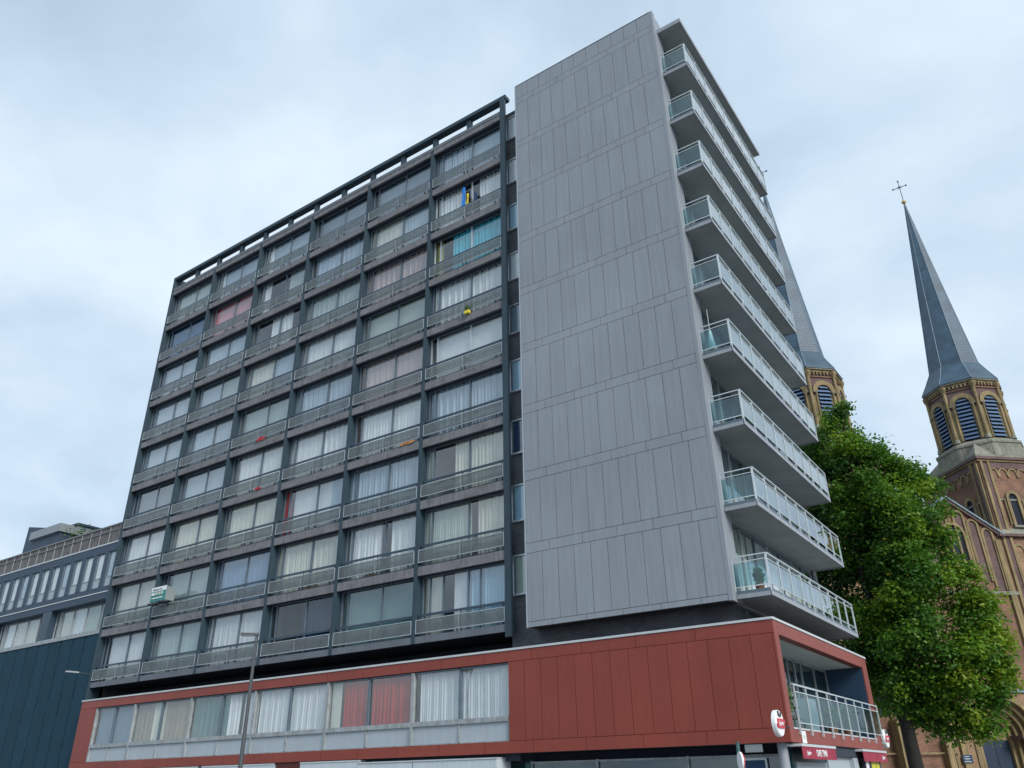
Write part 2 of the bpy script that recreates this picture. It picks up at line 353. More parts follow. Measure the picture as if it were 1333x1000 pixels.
def curtain(x0, x1, z0, z1, y, m, style, parent, rng):
    c = PB()
    if style == 'f':                                     # flat blind
        c.box(x0, x1, y, y+.01, z0, z1, m)
    else:
        amp, pitch = {'p': (.060, .19), 's': (.032, .12), 'v': (.045, .11), 'l': (.02, .2)}[style]
        n = max(6, int((x1-x0)/.03)); ph = rng.random()*6; vs = []; vs2 = []
        top = [0]*(n+1)
        for i in range(n+1):
            u = x0+(x1-x0)*i/n
            yy = y+amp*math.sin(2*math.pi*u/pitch+ph+1.3*math.sin(u*2.1+ph))+amp*.5*math.sin(u*17+ph*2)
            vs.append((u, yy, z1)); vs2.append((u+.02*math.sin(u*5+ph), yy*1.0, z0+.01*math.sin(u*9)))
        k = n+1; c.add(vs+vs2, [(i, i+1, k+i+1, k+i) for i in range(n)], m, smooth=True)
    c.build('curtain', parent)

T = {  # rows top (k=8) to bottom (k=0); each bay: list of (u0,u1,colour,style)
8: ['0-1gs 0-.12el', '0-.14ws .14-1bf', '0-.16wp .16-1bf', '0-1df', '0-1df', '0-.2bs .2-.55bp .55-1bf'],
7: ['0-1Bf', '0-.14rp .14-1ps', '.04-.22wp .6-1gs', '.05-1bp', '0-.5cs .5-1bl', '.0-.42wp .62-1wp'],
6: ['0-1bf', '.05-1bs', '.35-.5wp .5-.74wp', '0-1gp', '0-1kp .0-.04xf', '0-.10yf .24-.5tp .5-1tp'],
5: ['0-1bs', '0-.5bf .5-1gf', '0-.5cs .5-1bl', '0-1ws', '0-1ef', '0-1wp'],
4: ['0-1bs', '0-1bs', '0-1gf', '0-1bp', '0-1ks', '.06-1wf'],
3: ['0-1df', '0-1bf', '.1-1ws', '0-1wp', '.04-1wl 0-.05xf', '0-1bp'],
2: ['0-1ws', '0-1cs', '0-1cs', '.0-.09rp .12-.72wf .72-1bf', '0-1bp', '0-.08es .35-1cp'],
1: ['0-1cf', '.12-.5gf .5-1gf', '0-1Bs', '0-1cp', '.02-.48wp .62-1wp', '0-.55es .62-1cp'],
0: ['.1-.48wf .52-1ws', '0-1gl', '0-1wv', '.0-.12xf .45-1np', '0-.5zf .5-1zf', '.0-.2cf .35-.5wf .5-.75sv .75-1sv'],  # brown strip in the fourth bay paints a brick reflection in the dark glass
}
FRW = {(4, 5), (6, 5), (7, 5)}
rng = random.Random(5)
for k in range(9):
    for i in range(6):
        x0 = i*W+.185; x1 = (i+1)*W-.02 if i < 5 else 27.56
        zb = 5.45+H*k; zt = 5.14+H*(k+1)
        wf = PB(); fm = 'alu_light' if (k, i) in FRW else 'alu_frame'
        Y0, Y1 = .32, .40; e = .045; jy = lambda: rng.uniform(-.006, .006)
        wf.box(x0, x1, Y0, Y1, zt-.05, zt+.015, 'alu_frame'); wf.box(x0, x1, Y0, Y1, zb, zb+.09, fm)
        wf.box(x0, x0+.06, Y0, Y1, zb+.09, zt-.05, fm); wf.box(x1-.05, x1, Y0, Y1, zb+.09, zt-.05, fm)
        xs = x0+.42; xm = (xs+x1)/2
        wf.box(xs-.03, xs+.03, Y0-.01, Y1-.01, zb+.09, zt-.05, fm); wf.box(xm-.035, xm+.035, Y0-.02, Y1-.02, zb+.09, zt-.05, fm)
        if k == 0 and i == 5:
            for q in (24.35, 26.2): wf.box(q-.025, q+.025, Y0-.01, Y1-.01, zb+.09, zt-.05, fm)
        if k == 7 and i == 1: pass
        wo = wf.build('window')
        g = PB(); gm = 'win_glass_dark' if (k, i) in ((0, 3), (7, 0)) else 'win_glass'
        g.quad((x0+.05, .36, zb+.08), (xs-.02, .36, zb+.08), (xs-.02, .36, zt-.04), (x0+.05, .36, zt-.04), gm)
        g.quad((xs+.02, .35+jy(), zb+.08), (xm-.03, .35, zb+.08), (xm-.03, .35+jy(), zt-.04), (xs+.02, .35, zt-.04), gm)
        g.quad((xm+.03, .335+jy(), zb+.08), (x1-.04, .335, zb+.08), (x1-.04, .335+jy(), zt-.04), (xm+.03, .335, zt-.04), gm)
        g.build('glass', wo)
        for s in T[k][i].split():
            ab, cc, st = s[:-2], s[-2], s[-1]; a, b = ab.split('-')
            a, b = float(a), float(b); ca, cbx = x0+.03+(x1-x0-.06)*a, x0+.03+(x1-x0-.06)*b
            curtain(ca, cbx, zb+.06, zt-.02, .47+.05*(st == 'f'), 'curtain_'+cc, st, wo, rng)
# railings of the bays
for k in range(9):
    for i in range(6):
        x0 = i*W+.20; x1 = (i+1)*W-.03 if i < 5 else 27.56
        if i == 0: x0 = .225
        b = 5.66+H*k; t = 6.19+H*k; q = .022; mm = 'alu_light'
        rl = PB(); mid = (x0+x1)/2
        rl.box(x0, x1, -.03, .0, t-q, t, mm); rl.box(x0, x1, -.03, .0, b, b+q, mm)
        rl.box(x0, x0+q, -.03, .0, b+q, t-q, mm); rl.box(x1-q, x1, -.03, .0, b+q, t-q, mm)
        rl.box(mid-.012, mid+.012, -.025, .01, b+q, t-q, 'alu_mid')
        for px in (x0+.35, mid-.1, mid+.1, x1-.35): rl.box(px-.02, px+.02, .0, .05, b-.10, b+.06, 'handrail_dark')
        ro = rl.build('balcony_railing')
        g = PB(); g.box(x0+q, mid-.014, -.020, -.008, b+q+.003, t-q-.003, 'wired_glass'); g.box(mid+.014, x1-q, -.020, -.008, b+q+.003, t-q-.003, 'wired_glass'); g.build('glass', ro)
        h = PB(); h.box(x0-.02, x1+.02, .10, .15, 6.33+H*k, 6.42+H*k, 'handrail_dark')
        for px in (x0+.15, mid, x1-.15): h.box(px-.015, px+.015, .11, .14, 5.55+H*k, 6.33+H*k, 'handrail_dark')
        h.build('handrail', ro)
# brick strip with narrow windows, brick core below the panel
bw = PB(); bw.box(27.60, 36.0, .40, 1.2, 4.62, 30.9, 'brick_dark'); bw.build('brick_wall')
for k in range(9):
    zb, zt = 6.72+H*k-.12, 8.02+H*k+.1
    n = PB(); a, b = 27.70, 28.45; fm = 'alu_light' if k not in (4,) else 'alu_mid'
    n.box(a, b, .32, .40, zt-.06, zt, fm); n.box(a, b, .28, .40, zb, zb+.06, fm); n.box(a, a+.07, .32, .40, zb+.06, zt-.06, fm); n.box(b-.06, b, .32, .40, zb+.06, zt-.06, fm)
    n.box(a+.07, a+.12, .34, .40, zb+.06, zt-.06, 'alu_frame'); no = n.build('narrow_window')
    g = PB(); g.quad((a+.12, .37, zb+.05), (b-.05, .37, zb+.05), (b-.05, .37, zt-.05), (a+.12, .37, zt-.05), 'win_glass'); g.build('glass', no)
    cc = ['e', 's', 'n', 's', 'd', 'w', 's', 'w', 'w'][k]
    c = PB(); c.box(a+.12, b-.06, .385, .391, zb+.07, zt-.07, 'curtain_'+cc); c.build('curtain', no)  # mostly pale sheets, their colour standing in for reflections in the glass
# end wing with grey panel cladding
ew = PB(); ew.box(28.80, 36.20, -.27, .54, 5.30, 31.45, 'panel_joint'); ew.box(28.3, 35.5, 1.2, 10.9, 4.6, 30.4, 'interior_dark'); ew.build('wing_wall')
pc = PB(); Y0, Y1 = -.351, -.27; g = .016
xa, xb_ = 28.80, 36.15; n = 11; pw = (xb_-xa)/n
rows = []
for k in range(10):
    bb, bt = (5.07+H*k, 5.44+H*k)
    if k == 0: bb = 5.25
    j = [28.80]+[29.80+1.372*q for q in range(5)]+[36.15]
    for a, b in zip(j, j[1:]): pc.box(a+g*.5, b-g*.5, Y0, Y1, bb+g, bt, 'panel_grey', rng.random())
    top = 5.07+H*(k+1) if k < 9 else 31.50
    for q in range(n): pc.box(xa+pw*q+g, xa+pw*(q+1), Y0, Y1, bt+g, top, 'panel_grey', rng.random())
pc.build('cladding_panels')
pe = PB(); pe.box(28.735, 28.80, -.356, .55, 5.25, 31.53, 'panel_edge'); pe.box(36.155, 36.29, -.356, -.10, 5.25, 31.53, 'panel_grey'); pe.box(36.20, 36.27, -.10, .54, 5.25, 31.40, 'panel_grey')
pe.box(28.80, 36.155, -.36, .54, 31.50, 31.54, 'panel_joint'); pe.build('corner_trim')
# east side: wall with terrace windows, balconies
es = PB()
for k in range(9): es.box(35.9, 36.05, .3, 10.4, 5.30+H*k, 5.62+H*k, 'balcony_concrete')
es.box(35.9, 36.12, .54, 10.42, 30.4, 31.1, 'slate_band'); es.box(28.3, 36.1, .56, 10.9, 30.4, 30.5, 'roof_felt')
es.box(35.6, 36.1, 10.3, 10.9, 4.6, 30.5, 'brick_dark'); es.build('east_wall')
eastc = {0: 'ewww', 1: 'dzbd', 2: 'zndd', 3: 'bbdw', 4: 'bdbd', 5: 'gbzd', 6: 'bdbb', 7: 'bbdd', 8: 'dbdb'}
for k in range(9):
    z0, z1 = 5.62+H*k, 5.33+H*(k+1) if k < 8 else 30.45
    f = PB(); f.box(35.95, 36.03, .55, 10.3, z0, z0+.08, 'alu_frame'); f.box(35.95, 36.03, .55, 10.3, z1-.10, z1, 'alu_frame')
    ys = [.55+q*1.39 for q in range(8)]
    for q, y in enumerate(ys): f.box(35.94, 36.04, y-(.03 if q else 0), y+.05, z0+.08, z1-.10, 'alu_frame' if q % 2 == 0 else 'alu_mid')
    fo = f.build('terrace_window')
    g = PB(); g.quad((36.0, .56, z0+.05), (36.0, 10.28, z0+.05), (36.0, 10.28, z1-.05), (36.0, .56, z1-.05), 'win_glass'); g.build('glass', fo)
    for q, cc in enumerate(eastc[k]):
        a = .6+q*2.43; c = PB(); vs = []; nn = 50
        for ii in range(nn+1):
            yy = a+2.3*ii/nn; vs.append((35.82+.03*math.sin(yy*38), yy, z1-.05))
        vs += [(x, y, z0+.03) for x, y, _ in vs]
        c.add(vs, [(i2, i2+1, nn+2+i2, nn+1+i2) for i2 in range(nn)], 'curtain_'+cc, smooth=True); c.build('curtain', fo)
YB = [.06+q*1.143 for q in range(10)]
for k in range(9):
    z = 2.8*k; s = PB()
    s.box(36.05, 37.34, .04, 10.36, 5.38+z, 5.56+z, 'balcony_concrete')
    s.box(36.28, 37.36, .02, .05, 5.33+z, 5.46+z, 'balcony_edge'); s.box(37.34, 37.385, .02, 10.38, 5.33+z, 5.46+z, 'balcony_edge'); s.box(36.05, 37.36, 10.36, 10.385, 5.33+z, 5.46+z, 'balcony_edge'); s.box(36.28, 37.33, .03, .039, 5.46+z, 5.56+z, 'alu_frame'); s.box(37.341, 37.36, .04, 10.36, 5.46+z, 5.56+z, 'alu_frame')
    so_ = s.build('balcony')
    rr = PB(); mm = 'rail_galv'; xr = 37.37
    def bar(y): rr.box(xr-.05, xr+.012, y-.018, y+.018, 5.36+z, 6.60+z, mm)
    for y in YB: bar(y)
    rr.box(xr-.05, xr+.02, .03, 10.37, 6.60+z, 6.63+z, mm); rr.box(xr-.03, xr-.005, .05, 10.35, 6.44+z, 6.462+z, mm); rr.box(xr-.03, xr-.005, .05, 10.35, 5.70+z, 5.725+z, mm)
    rr.box(36.25, xr-.05, .03, .065, 6.60+z, 6.63+z, mm); rr.box(36.25, xr-.05, .04, .06, 6.44+z, 6.462+z, mm); rr.box(36.25, xr-.05, .04, .06, 5.66+z, 5.69+z, mm)
    rr.box(36.25, 36.285, .03, .065, 5.45+z, 6.60+z, mm)
    rr.box(36.06, xr-.05, 10.335, 10.37, 6.60+z, 6.63+z, mm); rr.box(36.06, xr-.05, 10.345, 10.36, 5.70+z, 5.725+z, mm)
    ro = rr.build('railing', so_)
    g = PB()
    for a, b in zip(YB, YB[1:]): g.box(xr-.022, xr-.014, a+.03, b-.03, 5.74+z, 6.40+z, 'rail_glass')
    g.box(36.30, xr-.07, .046, .054, 5.70+z, 6.40+z, 'rail_glass'); g.box(36.1, xr-.07, 10.348, 10.356, 5.74+z, 6.40+z, 'rail_glass')
    g.build('glass', so_)
s = PB(); s.box(36.12, 37.34, .04, 10.36, 30.44, 30.60, 'balcony_concrete'); s.box(36.28, 37.37, .02, .05, 30.42, 30.64, 'balcony_edge'); s.box(37.34, 37.375, .05, 10.38, 30.42, 30.64, 'balcony_edge'); s.build('roof_canopy')

# ---- red podium (first floor)
X0, X1, Yf, YE = .56, 37.385, -.428, 10.68
rp = PB(); jb = 'red_joint'
rp.box(27.99, 37.36, Yf+.03, -.05, 1.30, 4.58, jb)                         # backing behind the planks
rp.box(X0+.02, 27.99, Yf+.03, 0.6, 4.18, 4.56, jb); rp.box(X0+.02, 27.99, Yf+.03, .6, 1.30, 1.62, jb); rp.box(X0+.02, 1.95, Yf+.03, 1.2, 1.62, 4.18, jb)
rp.box(X0+.02, 36.0, 10.5, 10.64, 1.3, 4.56, jb)
rp.box(X0+.05, 37.3, -.3, 10.6, 4.50, 4.57, 'roof_felt')
rp.build('podium_wall')
rc = PB(); g = .014; y0, y1 = Yf, Yf+.03
def pan(a, b, c, d): rc.box(a+g/2, b-g/2, y0, y1, c+g/2, d-g/2, 'red_panel', rng.random())
js = [X0, 2.0]+[2.95+2.0*q for q in range(0, 18)]; js = sorted(set([X0]+[28.95-2.0*q for q in range(14)]+[30.95, 32.94, 34.97, X1])); js = [q for q in js if q >= X0]
for a, b in zip(js, js[1:]): pan(a, b, 4.18, 4.555); pan(a, b, 1.277, 1.655)
pan(X0, 1.98, 1.655, 4.18)
for q in range(14): pan(27.98+.6675*q, 27.98+.6675*(q+1), 1.655, 4.18)
pan(37.325, X1, 1.655, 4.18)
# east face frame of the loggia
def pe_(a, b, c, d): rc.box(X1-.03, X1, a+g/2, b-g/2, c+g/2, d-g/2, 'red_panel', rng.random())
pe_(Yf+.032, 0.0, 1.277, 4.555); pe_(0.0, 4.95, 4.17, 4.555); pe_(4.95, 9.95, 4.17, 4.555); pe_(9.95, YE, 1.277, 4.555); pe_(0, 4.95, 1.277, 1.64); pe_(4.95, 9.95, 1.277, 1.64)
rc.box(37.0, X1-.03, -.02, 0.0, 1.64, 4.17, 'red_panel'); rc.box(37.0, X1-.03, 9.95, 9.98, 1.64, 4.17, 'red_panel'); rc.box(37.1, X1-.03, 0, 9.95, 4.17, 4.2, 'red_panel')
rc.build('red_cladding')
rt = PB(); rt.box(X0-.02, X1+.02, Yf-.03, Yf+.02, 4.555, 4.625, 'white_trim'); rt.box(X1-.03, X1+.03, Yf+.02, YE+.02, 4.555, 4.625, 'white_trim'); rt.build('roof_edge_trim')
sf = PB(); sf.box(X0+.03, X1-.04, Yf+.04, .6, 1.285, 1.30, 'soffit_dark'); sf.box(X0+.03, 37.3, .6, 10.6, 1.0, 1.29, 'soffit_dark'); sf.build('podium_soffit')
# loggia interior
lg = PB(); lg.box(36.0, 37.35, -.04, 9.99, 4.19, 4.25, 'white_ceiling'); lg.box(36.0, 37.35, 9.93, 9.99, 1.62, 4.19, 'navy_wall')
lg.box(36.0, 37.38, -.04, 10, 1.55, 1.62, 'balcony_concrete'); lg.box(35.98, 37.0, -.05, -.02, 1.62, 4.19, 'navy_wall'); lg.box(37.36, 37.395, 0.0, 9.95, 1.63, 1.672, 'white_trim'); lg.build('loggia')
f = PB()
for y in (0.0, 1.0, 1.9, 3.6, 5.0, 5.8, 6.6, 8.2, 9.9): f.box(35.92, 36.0, y, y+.07, 1.62, 4.19, 'alu_mid')
f.box(35.92, 36.0, 0, 9.93, 4.1, 4.19, 'alu_mid'); f.box(35.92, 36.0, 5.07, 9.9, 3.3, 3.36, 'alu_mid'); f.box(35.85, 35.9, 0, 9.93, 1.62, 4.19, 'interior_dark'); fo = f.build('loggia_window')
g_ = PB(); g_.quad((35.96, .05, 1.65), (35.96, 9.9, 1.65), (35.96, 9.9, 4.12), (35.96, .05, 4.12), 'loggia_glass'); g_.build('glass', fo)
lr = PB(); ys = [.40+q*1.14 for q in range(10)]; xr = 37.44
for y in ys: lr.box(xr-.02, xr+.025, y-.02, y+.02, 1.50, 2.80, 'rail_galv'); lr.box(37.385, xr-.02, y-.015, y+.015, 1.52, 1.56, 'rail_galv')
lr.box(xr-.025, xr+.03, .30, 10.70, 2.80, 2.835, 'rail_galv'); lr.box(xr-.01, xr+.01, .42, 10.64, 2.62, 2.645, 'rail_galv'); lr.box(xr-.01, xr+.01, .42, 10.64, 1.79, 1.815, 'rail_galv')
lro = lr.build('loggia_railing')
g_ = PB()
for a, b in zip(ys, ys[1:]): g_.box(xr-.004, xr+.004, a+.03, b-.03, 1.83, 2.60, 'loggia_rail_glass')
g_.build('glass', lro)
# podium strip windows
xs = [2.0, 5.40, 9.93, 14.46, 18.95, 23.50, 27.96]
cur = [['0-1df', '0-.0df'], ['0-.32mv .32-.52cp .52-1mv'], ['0-.5zp .5-.56zp .58-.74wp .8-1wp'], ['.03-.5wv .5-1wv'], ['0-.12cf .14-.3op .3-.47op .5-1op'], ['.04-.5wv .5-1wv']]
for i in range(6):
    a, b = xs[i], xs[i+1]; f = PB(); zs0, zs1, zt = 2.28, 2.44, 4.16
    f.box(a, b, -.40, -.24, zs0, zs1, 'alu_mid'); f.box(a, a+.13, -.40, -.24, 1.66, zs0, 'alu_mid'); f.box(a, a+.13, -.40, -.24, zs1, zt, 'alu_mid')
    if i == 5: f.box(b-.06, b+.02, -.38, -.24, 1.66, zs0, 'alu_mid')
    mid = (a+b)/2+.05
    f.box(mid-.04, mid+.04, -.37, -.25, 1.66, zs0, 'alu_mid'); f.box(mid-.04, mid+.04, -.36, -.25, zs1, zt, 'alu_frame'); f.box(a+.13, b, -.36, -.25, zt-.05, zt, 'alu_frame'); f.box(a+.13, b, -.37, -.27, 1.645, 1.69, 'alu_mid')
    f.box(a+.13, mid-.04, -.33, -.28, 1.69, zs0, 'window_grey_panel'); f.box(mid+.04, b, -.33, -.28, 1.69, zs0, 'window_grey_panel')
    fo = f.build('strip_window')
    q = PB(); q.quad((a+.13, -.30, zs1), (mid-.04, -.30, zs1), (mid-.04, -.30, zt-.05), (a+.13, -.30, zt-.05), 'win_glass'); q.quad((mid+.04, -.29, zs1), (b, -.29, zs1), (b, -.29, zt-.05), (mid+.04, -.29, zt-.05), 'win_glass'); q.build('glass', fo)
    for s in cur[i][0].split():
        ab, cc, st = s[:-2], s[-2], s[-1]; u, v = map(float, ab.split('-'))
        curtain(a+.1+(b-a-.1)*u, a+.1+(b-a-.1)*v, zs1-.05, zt, -.13, 'curtain_'+cc, st, fo, rng)
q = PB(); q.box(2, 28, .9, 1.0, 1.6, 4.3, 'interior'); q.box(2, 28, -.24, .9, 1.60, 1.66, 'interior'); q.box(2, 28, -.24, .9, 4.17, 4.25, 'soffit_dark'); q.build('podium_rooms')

# ---- ground floor
gf = PB(); gf.box(.6, 28.2, 1.2, 1.3, GZ, 1.0, 'shop_teal'); gf.box(28.2, 28.4, .2, 1.3, GZ, 1.0, 'shop_teal')
gf.box(.6, 37.0, 10.4, 10.6, GZ, 1.0, 'brick_dark'); gf.box(28.4, 36.9, .44, .5, GZ, 1.27, 'void_dark'); gf.box(.6, .8, 0, 10.4, GZ, 1.0, 'brick_dark')
gf.box(.8, 28.2, -.1, 0, 1.05, 1.285, 'soffit_dark'); gf.box(16.4, 17.8, -.38, -.2, .4, 1.275, 'red_joint'); gf.build('ground_floor_wall')
for a, b, top, yy in ((.9, 6.0, 1.26, -.40), (6.3, 11.2, 1.26, -.40), (11.5, 16.25, 1.262, -.40), (17.8, 21.1, 1.262, -.40)):
    q = PB(); q.box(a, b, yy, .0, .62, top, 'shop_fascia'); q.box(a-.01, b+.01, yy-.02, .0, top-.05, top, 'white_trim'); q.build('shop_fascia')
q = PB(); q.box(21.15, 27.6, -.62, .2, .55, 1.13, 'shop_fascia'); q.box(21.14, 27.62, -.65, .2, 1.13, 1.17, 'white_trim')
q.box(23.9, 23.92, -.625, -.62, .55, 1.13, 'panel_joint'); q.build('shop_fascia')
q = PB()
for a, b in ((28.45, 30.88), (30.96, 33.93), (34.05, 36.75)):
    q.box(a, b, .26, .34, .96, 1.02, 'alu_mid'); q.box(a-.06, a, .22, .36, GZ, 1.04, 'alu_mid'); q.box(b, b+.04, .24, .34, GZ, 1.02, 'alu_mid')
so_ = q.build('shop_window')
q = PB(); q.quad((28.45, .30, GZ+.3), (36.75, .30, GZ+.3), (36.75, .30, .97), (28.45, .30, .97), 'win_glass_dark'); q.build('glass', so_)
q = PB(); q.box(28.4, 36.9, .31, .44, -1.3, .95, 'shop_teal'); q.box(28.4, 36.8, .30, .4, GZ, GZ+.35, 'shop_teal'); q.build('window_back', so_)
q = PB(); q.cyl((37.0, -.05, GZ), (37.0, -.05, 1.28), .14, .14, 'balcony_edge', 20); q.box(36.85, 36.9, .25, .4, GZ, 1.2, 'panel_edge'); q.build('corner_column')
q = PB(); q.box(36.95, 37.1, .3, 10.4, GZ, 1.25, 'shop_teal'); q.box(37.1, 37.16, 3.7, 6.3, GZ, .95, 'window_grey_panel'); q.box(37.1, 37.16, .5, 3.5, GZ, .8, 'window_grey_panel'); q.box(37.1, 37.2, 3.5, 10.4, .95, 1.02, 'alu_mid')
q.box(37.1, 37.3, 6.3, 6.9, .45, .98, 'window_grey_panel'); q.build('cafe_front')

# ------------------------------------------------------------------ things on the building
q = MB(); q.box(35.72, 36.42, .20, .26, -.9, .93, 'alu_light'); q.box(35.78, 36.36, .19, .20, -.84, .87, 'curtain_n'); tag(q.build('poster_case'), 'pale framed poster case with a dark blue poster beside the café corner', 'poster case')
# beer signs
def beer(y, name_lbl):
    e = empty('round_sign', (37.40, y, 1.70)); tag(e, name_lbl, 'sign', 'round beer signs at the café corners')
    s = MB(); n = 36; rr = .33
    s.cyl((-.03, 0, 0), (.07, 0, 0), rr, rr, 'sign_white', n); s.cyl((.07, 0, 0), (.10, 0, 0), rr, rr*.93, 'sign_white', n); s.build('disc', e)
    l = MB(); l.box(.10, .13, -.24, .24, -.12, .11, 'beer_red'); l.box(.10, .125, -.31, -.24, -.09, -.02, 'beer_red'); l.box(.10, .125, .24, .33, .02, .10, 'beer_red'); l.build('label_plate', e)
    text_mesh('lettering', 'Jupiler', .15, 'sign_white', face_m((.135, 0, 0), (0, 1, 0), (0, 0, 1)), e)
    # small emblem above the plate
    h = MB(); h.box(.10, .12, -.10, .08, .16, .22, 'iron_dark'); h.box(.10, .12, -.16, -.08, .20, .30, 'iron_dark'); h.box(.10, .12, .04, .10, .20, .27, 'iron_dark'); h.build('emblem', e)
    b = MB(); sgn = 1 if y < 0 else -1
    b.cyl((0, sgn*.40, -.05), (0, sgn*1.05 if y < 0 else sgn*.45, -.05), .018, .018, 'iron_dark', 8); b.build('bracket', e); return e
beer(-1.48, 'round white beer sign with red label on the near corner of the red box')
beer(11.14, 'round white beer sign with red label at the far end of the loggia')
# awnings
def awning(y0, y1, lbl, txt):
    e = empty('cafe_awning', (37.2, (y0+y1)/2, .85)); tag(e, lbl, 'awning', 'red café awnings on the side street'); h = (y1-y0)/2
    s = MB(); s.box(-.1, .36, -h, h, .33, .40, 'white_trim'); s.build('cassette', e)
    s = MB(); s.quad((-.05, -h+.05, .33), (.34, -h+.05, .30), (.34, h-.05, .30), (-.05, h-.05, .33), 'awning_red'); s.box(.33, .345, -h+.05, h-.05, .02, .32, 'awning_red'); s.build('valance', e)
    if txt:
        text_mesh('lettering', "CAFE T'INN", .24, 'sign_white', face_m((.352, .15, .17), (0, 1, 0), (0, 0, 1)), e, bold=.004, sx=.85)
        text_mesh('lettering', 'Jupiler', .14, 'sign_white', face_m((.352, -1.1, .17), (0, 1, 0), (0, 0, 1)), e, bold=.002)
    else: text_mesh('lettering', 'Jupiler', .16, 'sign_white', face_m((.352, 1.2, .17), (0, 1, 0), (0, 0, 1)), e, bold=.002)
    return e
awning(-.12, 3.35, 'dark red café awning with white lettering nearest the street corner', True)
awning(6.7, 10.3, 'half hidden red awning at the far end of the café side', False)
q = MB(); q.box(37.3, 37.42, 7.3, 9.6, .45, .98, 'iron_dark'); q.box(37.42, 37.43, 8.15, 8.75, .62, .92, 'yellow_sign'); q.box(37.42, 37.43, 8.82, 9.3, .62, .92, 'yellow_sign'); q.box(37.42, 37.44, 7.35, 7.7, .5, .95, 'sign_white')
tag(q.build('shop_sign'), 'black shop sign with a yellow field under the far red awning', 'sign')
q = MB(); q.box(37.39, 37.395, .62, 1.02, 1.28, 1.60, 'sign_white'); q.box(37.395, 37.397, .74, .90, 1.38, 1.50, 'curtain_e'); tag(q.build('paper_notice'), 'small white notice taped to the red edge below the loggia rail', 'notice')
q = MB(); q.box(36.05, 36.55, -.40, -.38, 1.06, 1.26, 'sign_grey'); tag(q.build('wall_plate'), 'small pinkish grey plate hanging under the red box near the café corner', 'plate')
# street sign pole in front of the café
e = empty('no_parking_sign', (36.26, -1.5, GZ)); tag(e, 'green sign post with a small edge-on round parking sign in front of the café', 'traffic sign')
s = MB(); s.cyl((0, 0, 0), (0, 0, 2.68), .05, .05, 'post_green', 10); s.cyl((0, 0, 2.66), (0, 0, 2.70), .06, .06, 'lamp_grey', 10); s.build('post', e)
s = MB(); s.cyl((.10, -.14, 2.22), (.06, -.17, 2.22), .23, .23, 'sign_white', 24); s.cyl((.125, -.12, 2.22), (.10, -.14, 2.22), .20, .20, 'beer_red', 24); s.build('sign_disc', e)
# agency sign
e = empty('agency_sign', (4.78, 0, 9.0)); tag(e, 'teal and white estate agency board hanging off the second window bay', 'sign'); e.scale = (.86, 1, .80)
s = MB(); a, b = (.55, -.52), (2.10, -.55)
def bd(p, q_, z0, z1, m, off=0):
    dx, dy = q_[0]-p[0], q_[1]-p[1]; l = math.hypot(dx, dy); nx, ny = dy/l, -dx/l
    P0 = [(p[0]+nx*off, p[1]+ny*off), (q_[0]+nx*off, q_[1]+ny*off), (q_[0]+nx*(off-.02), q_[1]+ny*(off-.02)), (p[0]+nx*(off-.02), p[1]+ny*(off-.02))]
    return P0
s.prism(bd(a, b, 0, 1, ''), .10, 1.02, 'sign_teal'); s.prism(bd(a, b, 0, 1, '', .003), .74, 1.02, 'sign_white')
for x_, zz, w_, h_ in ((.66, .50, .26, .16), (1.02, .50, .18, .18), (1.30, .50, .20, .18), (1.60, .50, .2, .18)): s.box(x_, x_+w_, -.563, -.54, zz, zz+h_, 'sign_white' if x_ < .9 else 'curtain_e')
for x_ in (.75, .97, 1.2, 1.42, 1.62): s.box(x_, x_+.17, -.565, -.54, .28, .34, 'sign_white')
for x_ in (.75, 1.05, 1.4): s.box(x_, x_+.25, -.572, -.54, .84, .90, 'sign_grey')
s.build('front_board', e)
s = MB(); s.prism([(2.10, -.55), (2.12, -.55), (2.05, .0), (2.03, .0)], .10, .95, 'sign_grey'); s.build('side_board', e); s = MB(); s.prism([(.55, -.52), (.57, -.52), (.15, .0), (.13, .0)], .10, .95, 'sign_grey'); s.build('side_board', e)
s = MB(); s.box(.2, 1.9, -.35, -.30, .0, .06, 'iron_dark'); s.box(.3, .36, -.5, .1, .0, .08, 'iron_dark'); s.box(1.4, 1.46, -.5, .1, .0, .08, 'iron_dark'); s.build('bracket', e)
# flag and laundry, small things on the balconies
def cloth(name, x0, x1, z0, z1, y, m, lbl, cat, group=None):
    q = MB(); n = 10; vs = []
    for j in range(5):
        for i in range(n+1):
            u = i/n; vs.append((x0+(x1-x0)*u+.02*math.sin(j), y+.03*math.sin(u*9+j), z1+(z0-z1)*j/4))
    q.add(vs, [(j*(n+1)+i, j*(n+1)+i+1, (j+1)*(n+1)+i+1, (j+1)*(n+1)+i) for j in range(4) for i in range(n)], m, smooth=True)
    return tag(q.build(name), lbl, cat, group)
mat('cloth_blue', (.02, .22, .70), .8, .05); mat('cloth_yellow', (.75, .60, .05), .8, .05); mat('cloth_red', (.5, .03, .05), .8, .1); mat('cloth_orange', (.65, .25, .05), .8, .1)
cloth('flag', 25.05, 25.28, 26.0, 27.25, .18, 'cloth_blue', 'bright blue flag cloth hanging on the upper right window balcony', 'flag')
cloth('flag', 25.34, 25.50, 26.0, 26.75, .18, 'cloth_yellow', 'yellow flag strip hanging next to the bright blue one', 'flag')
cloth('towel', 25.8, 26.0, 26.0, 26.6, .18, 'curtain_n', 'dark towel hanging right of the blue and yellow flags', 'towel')
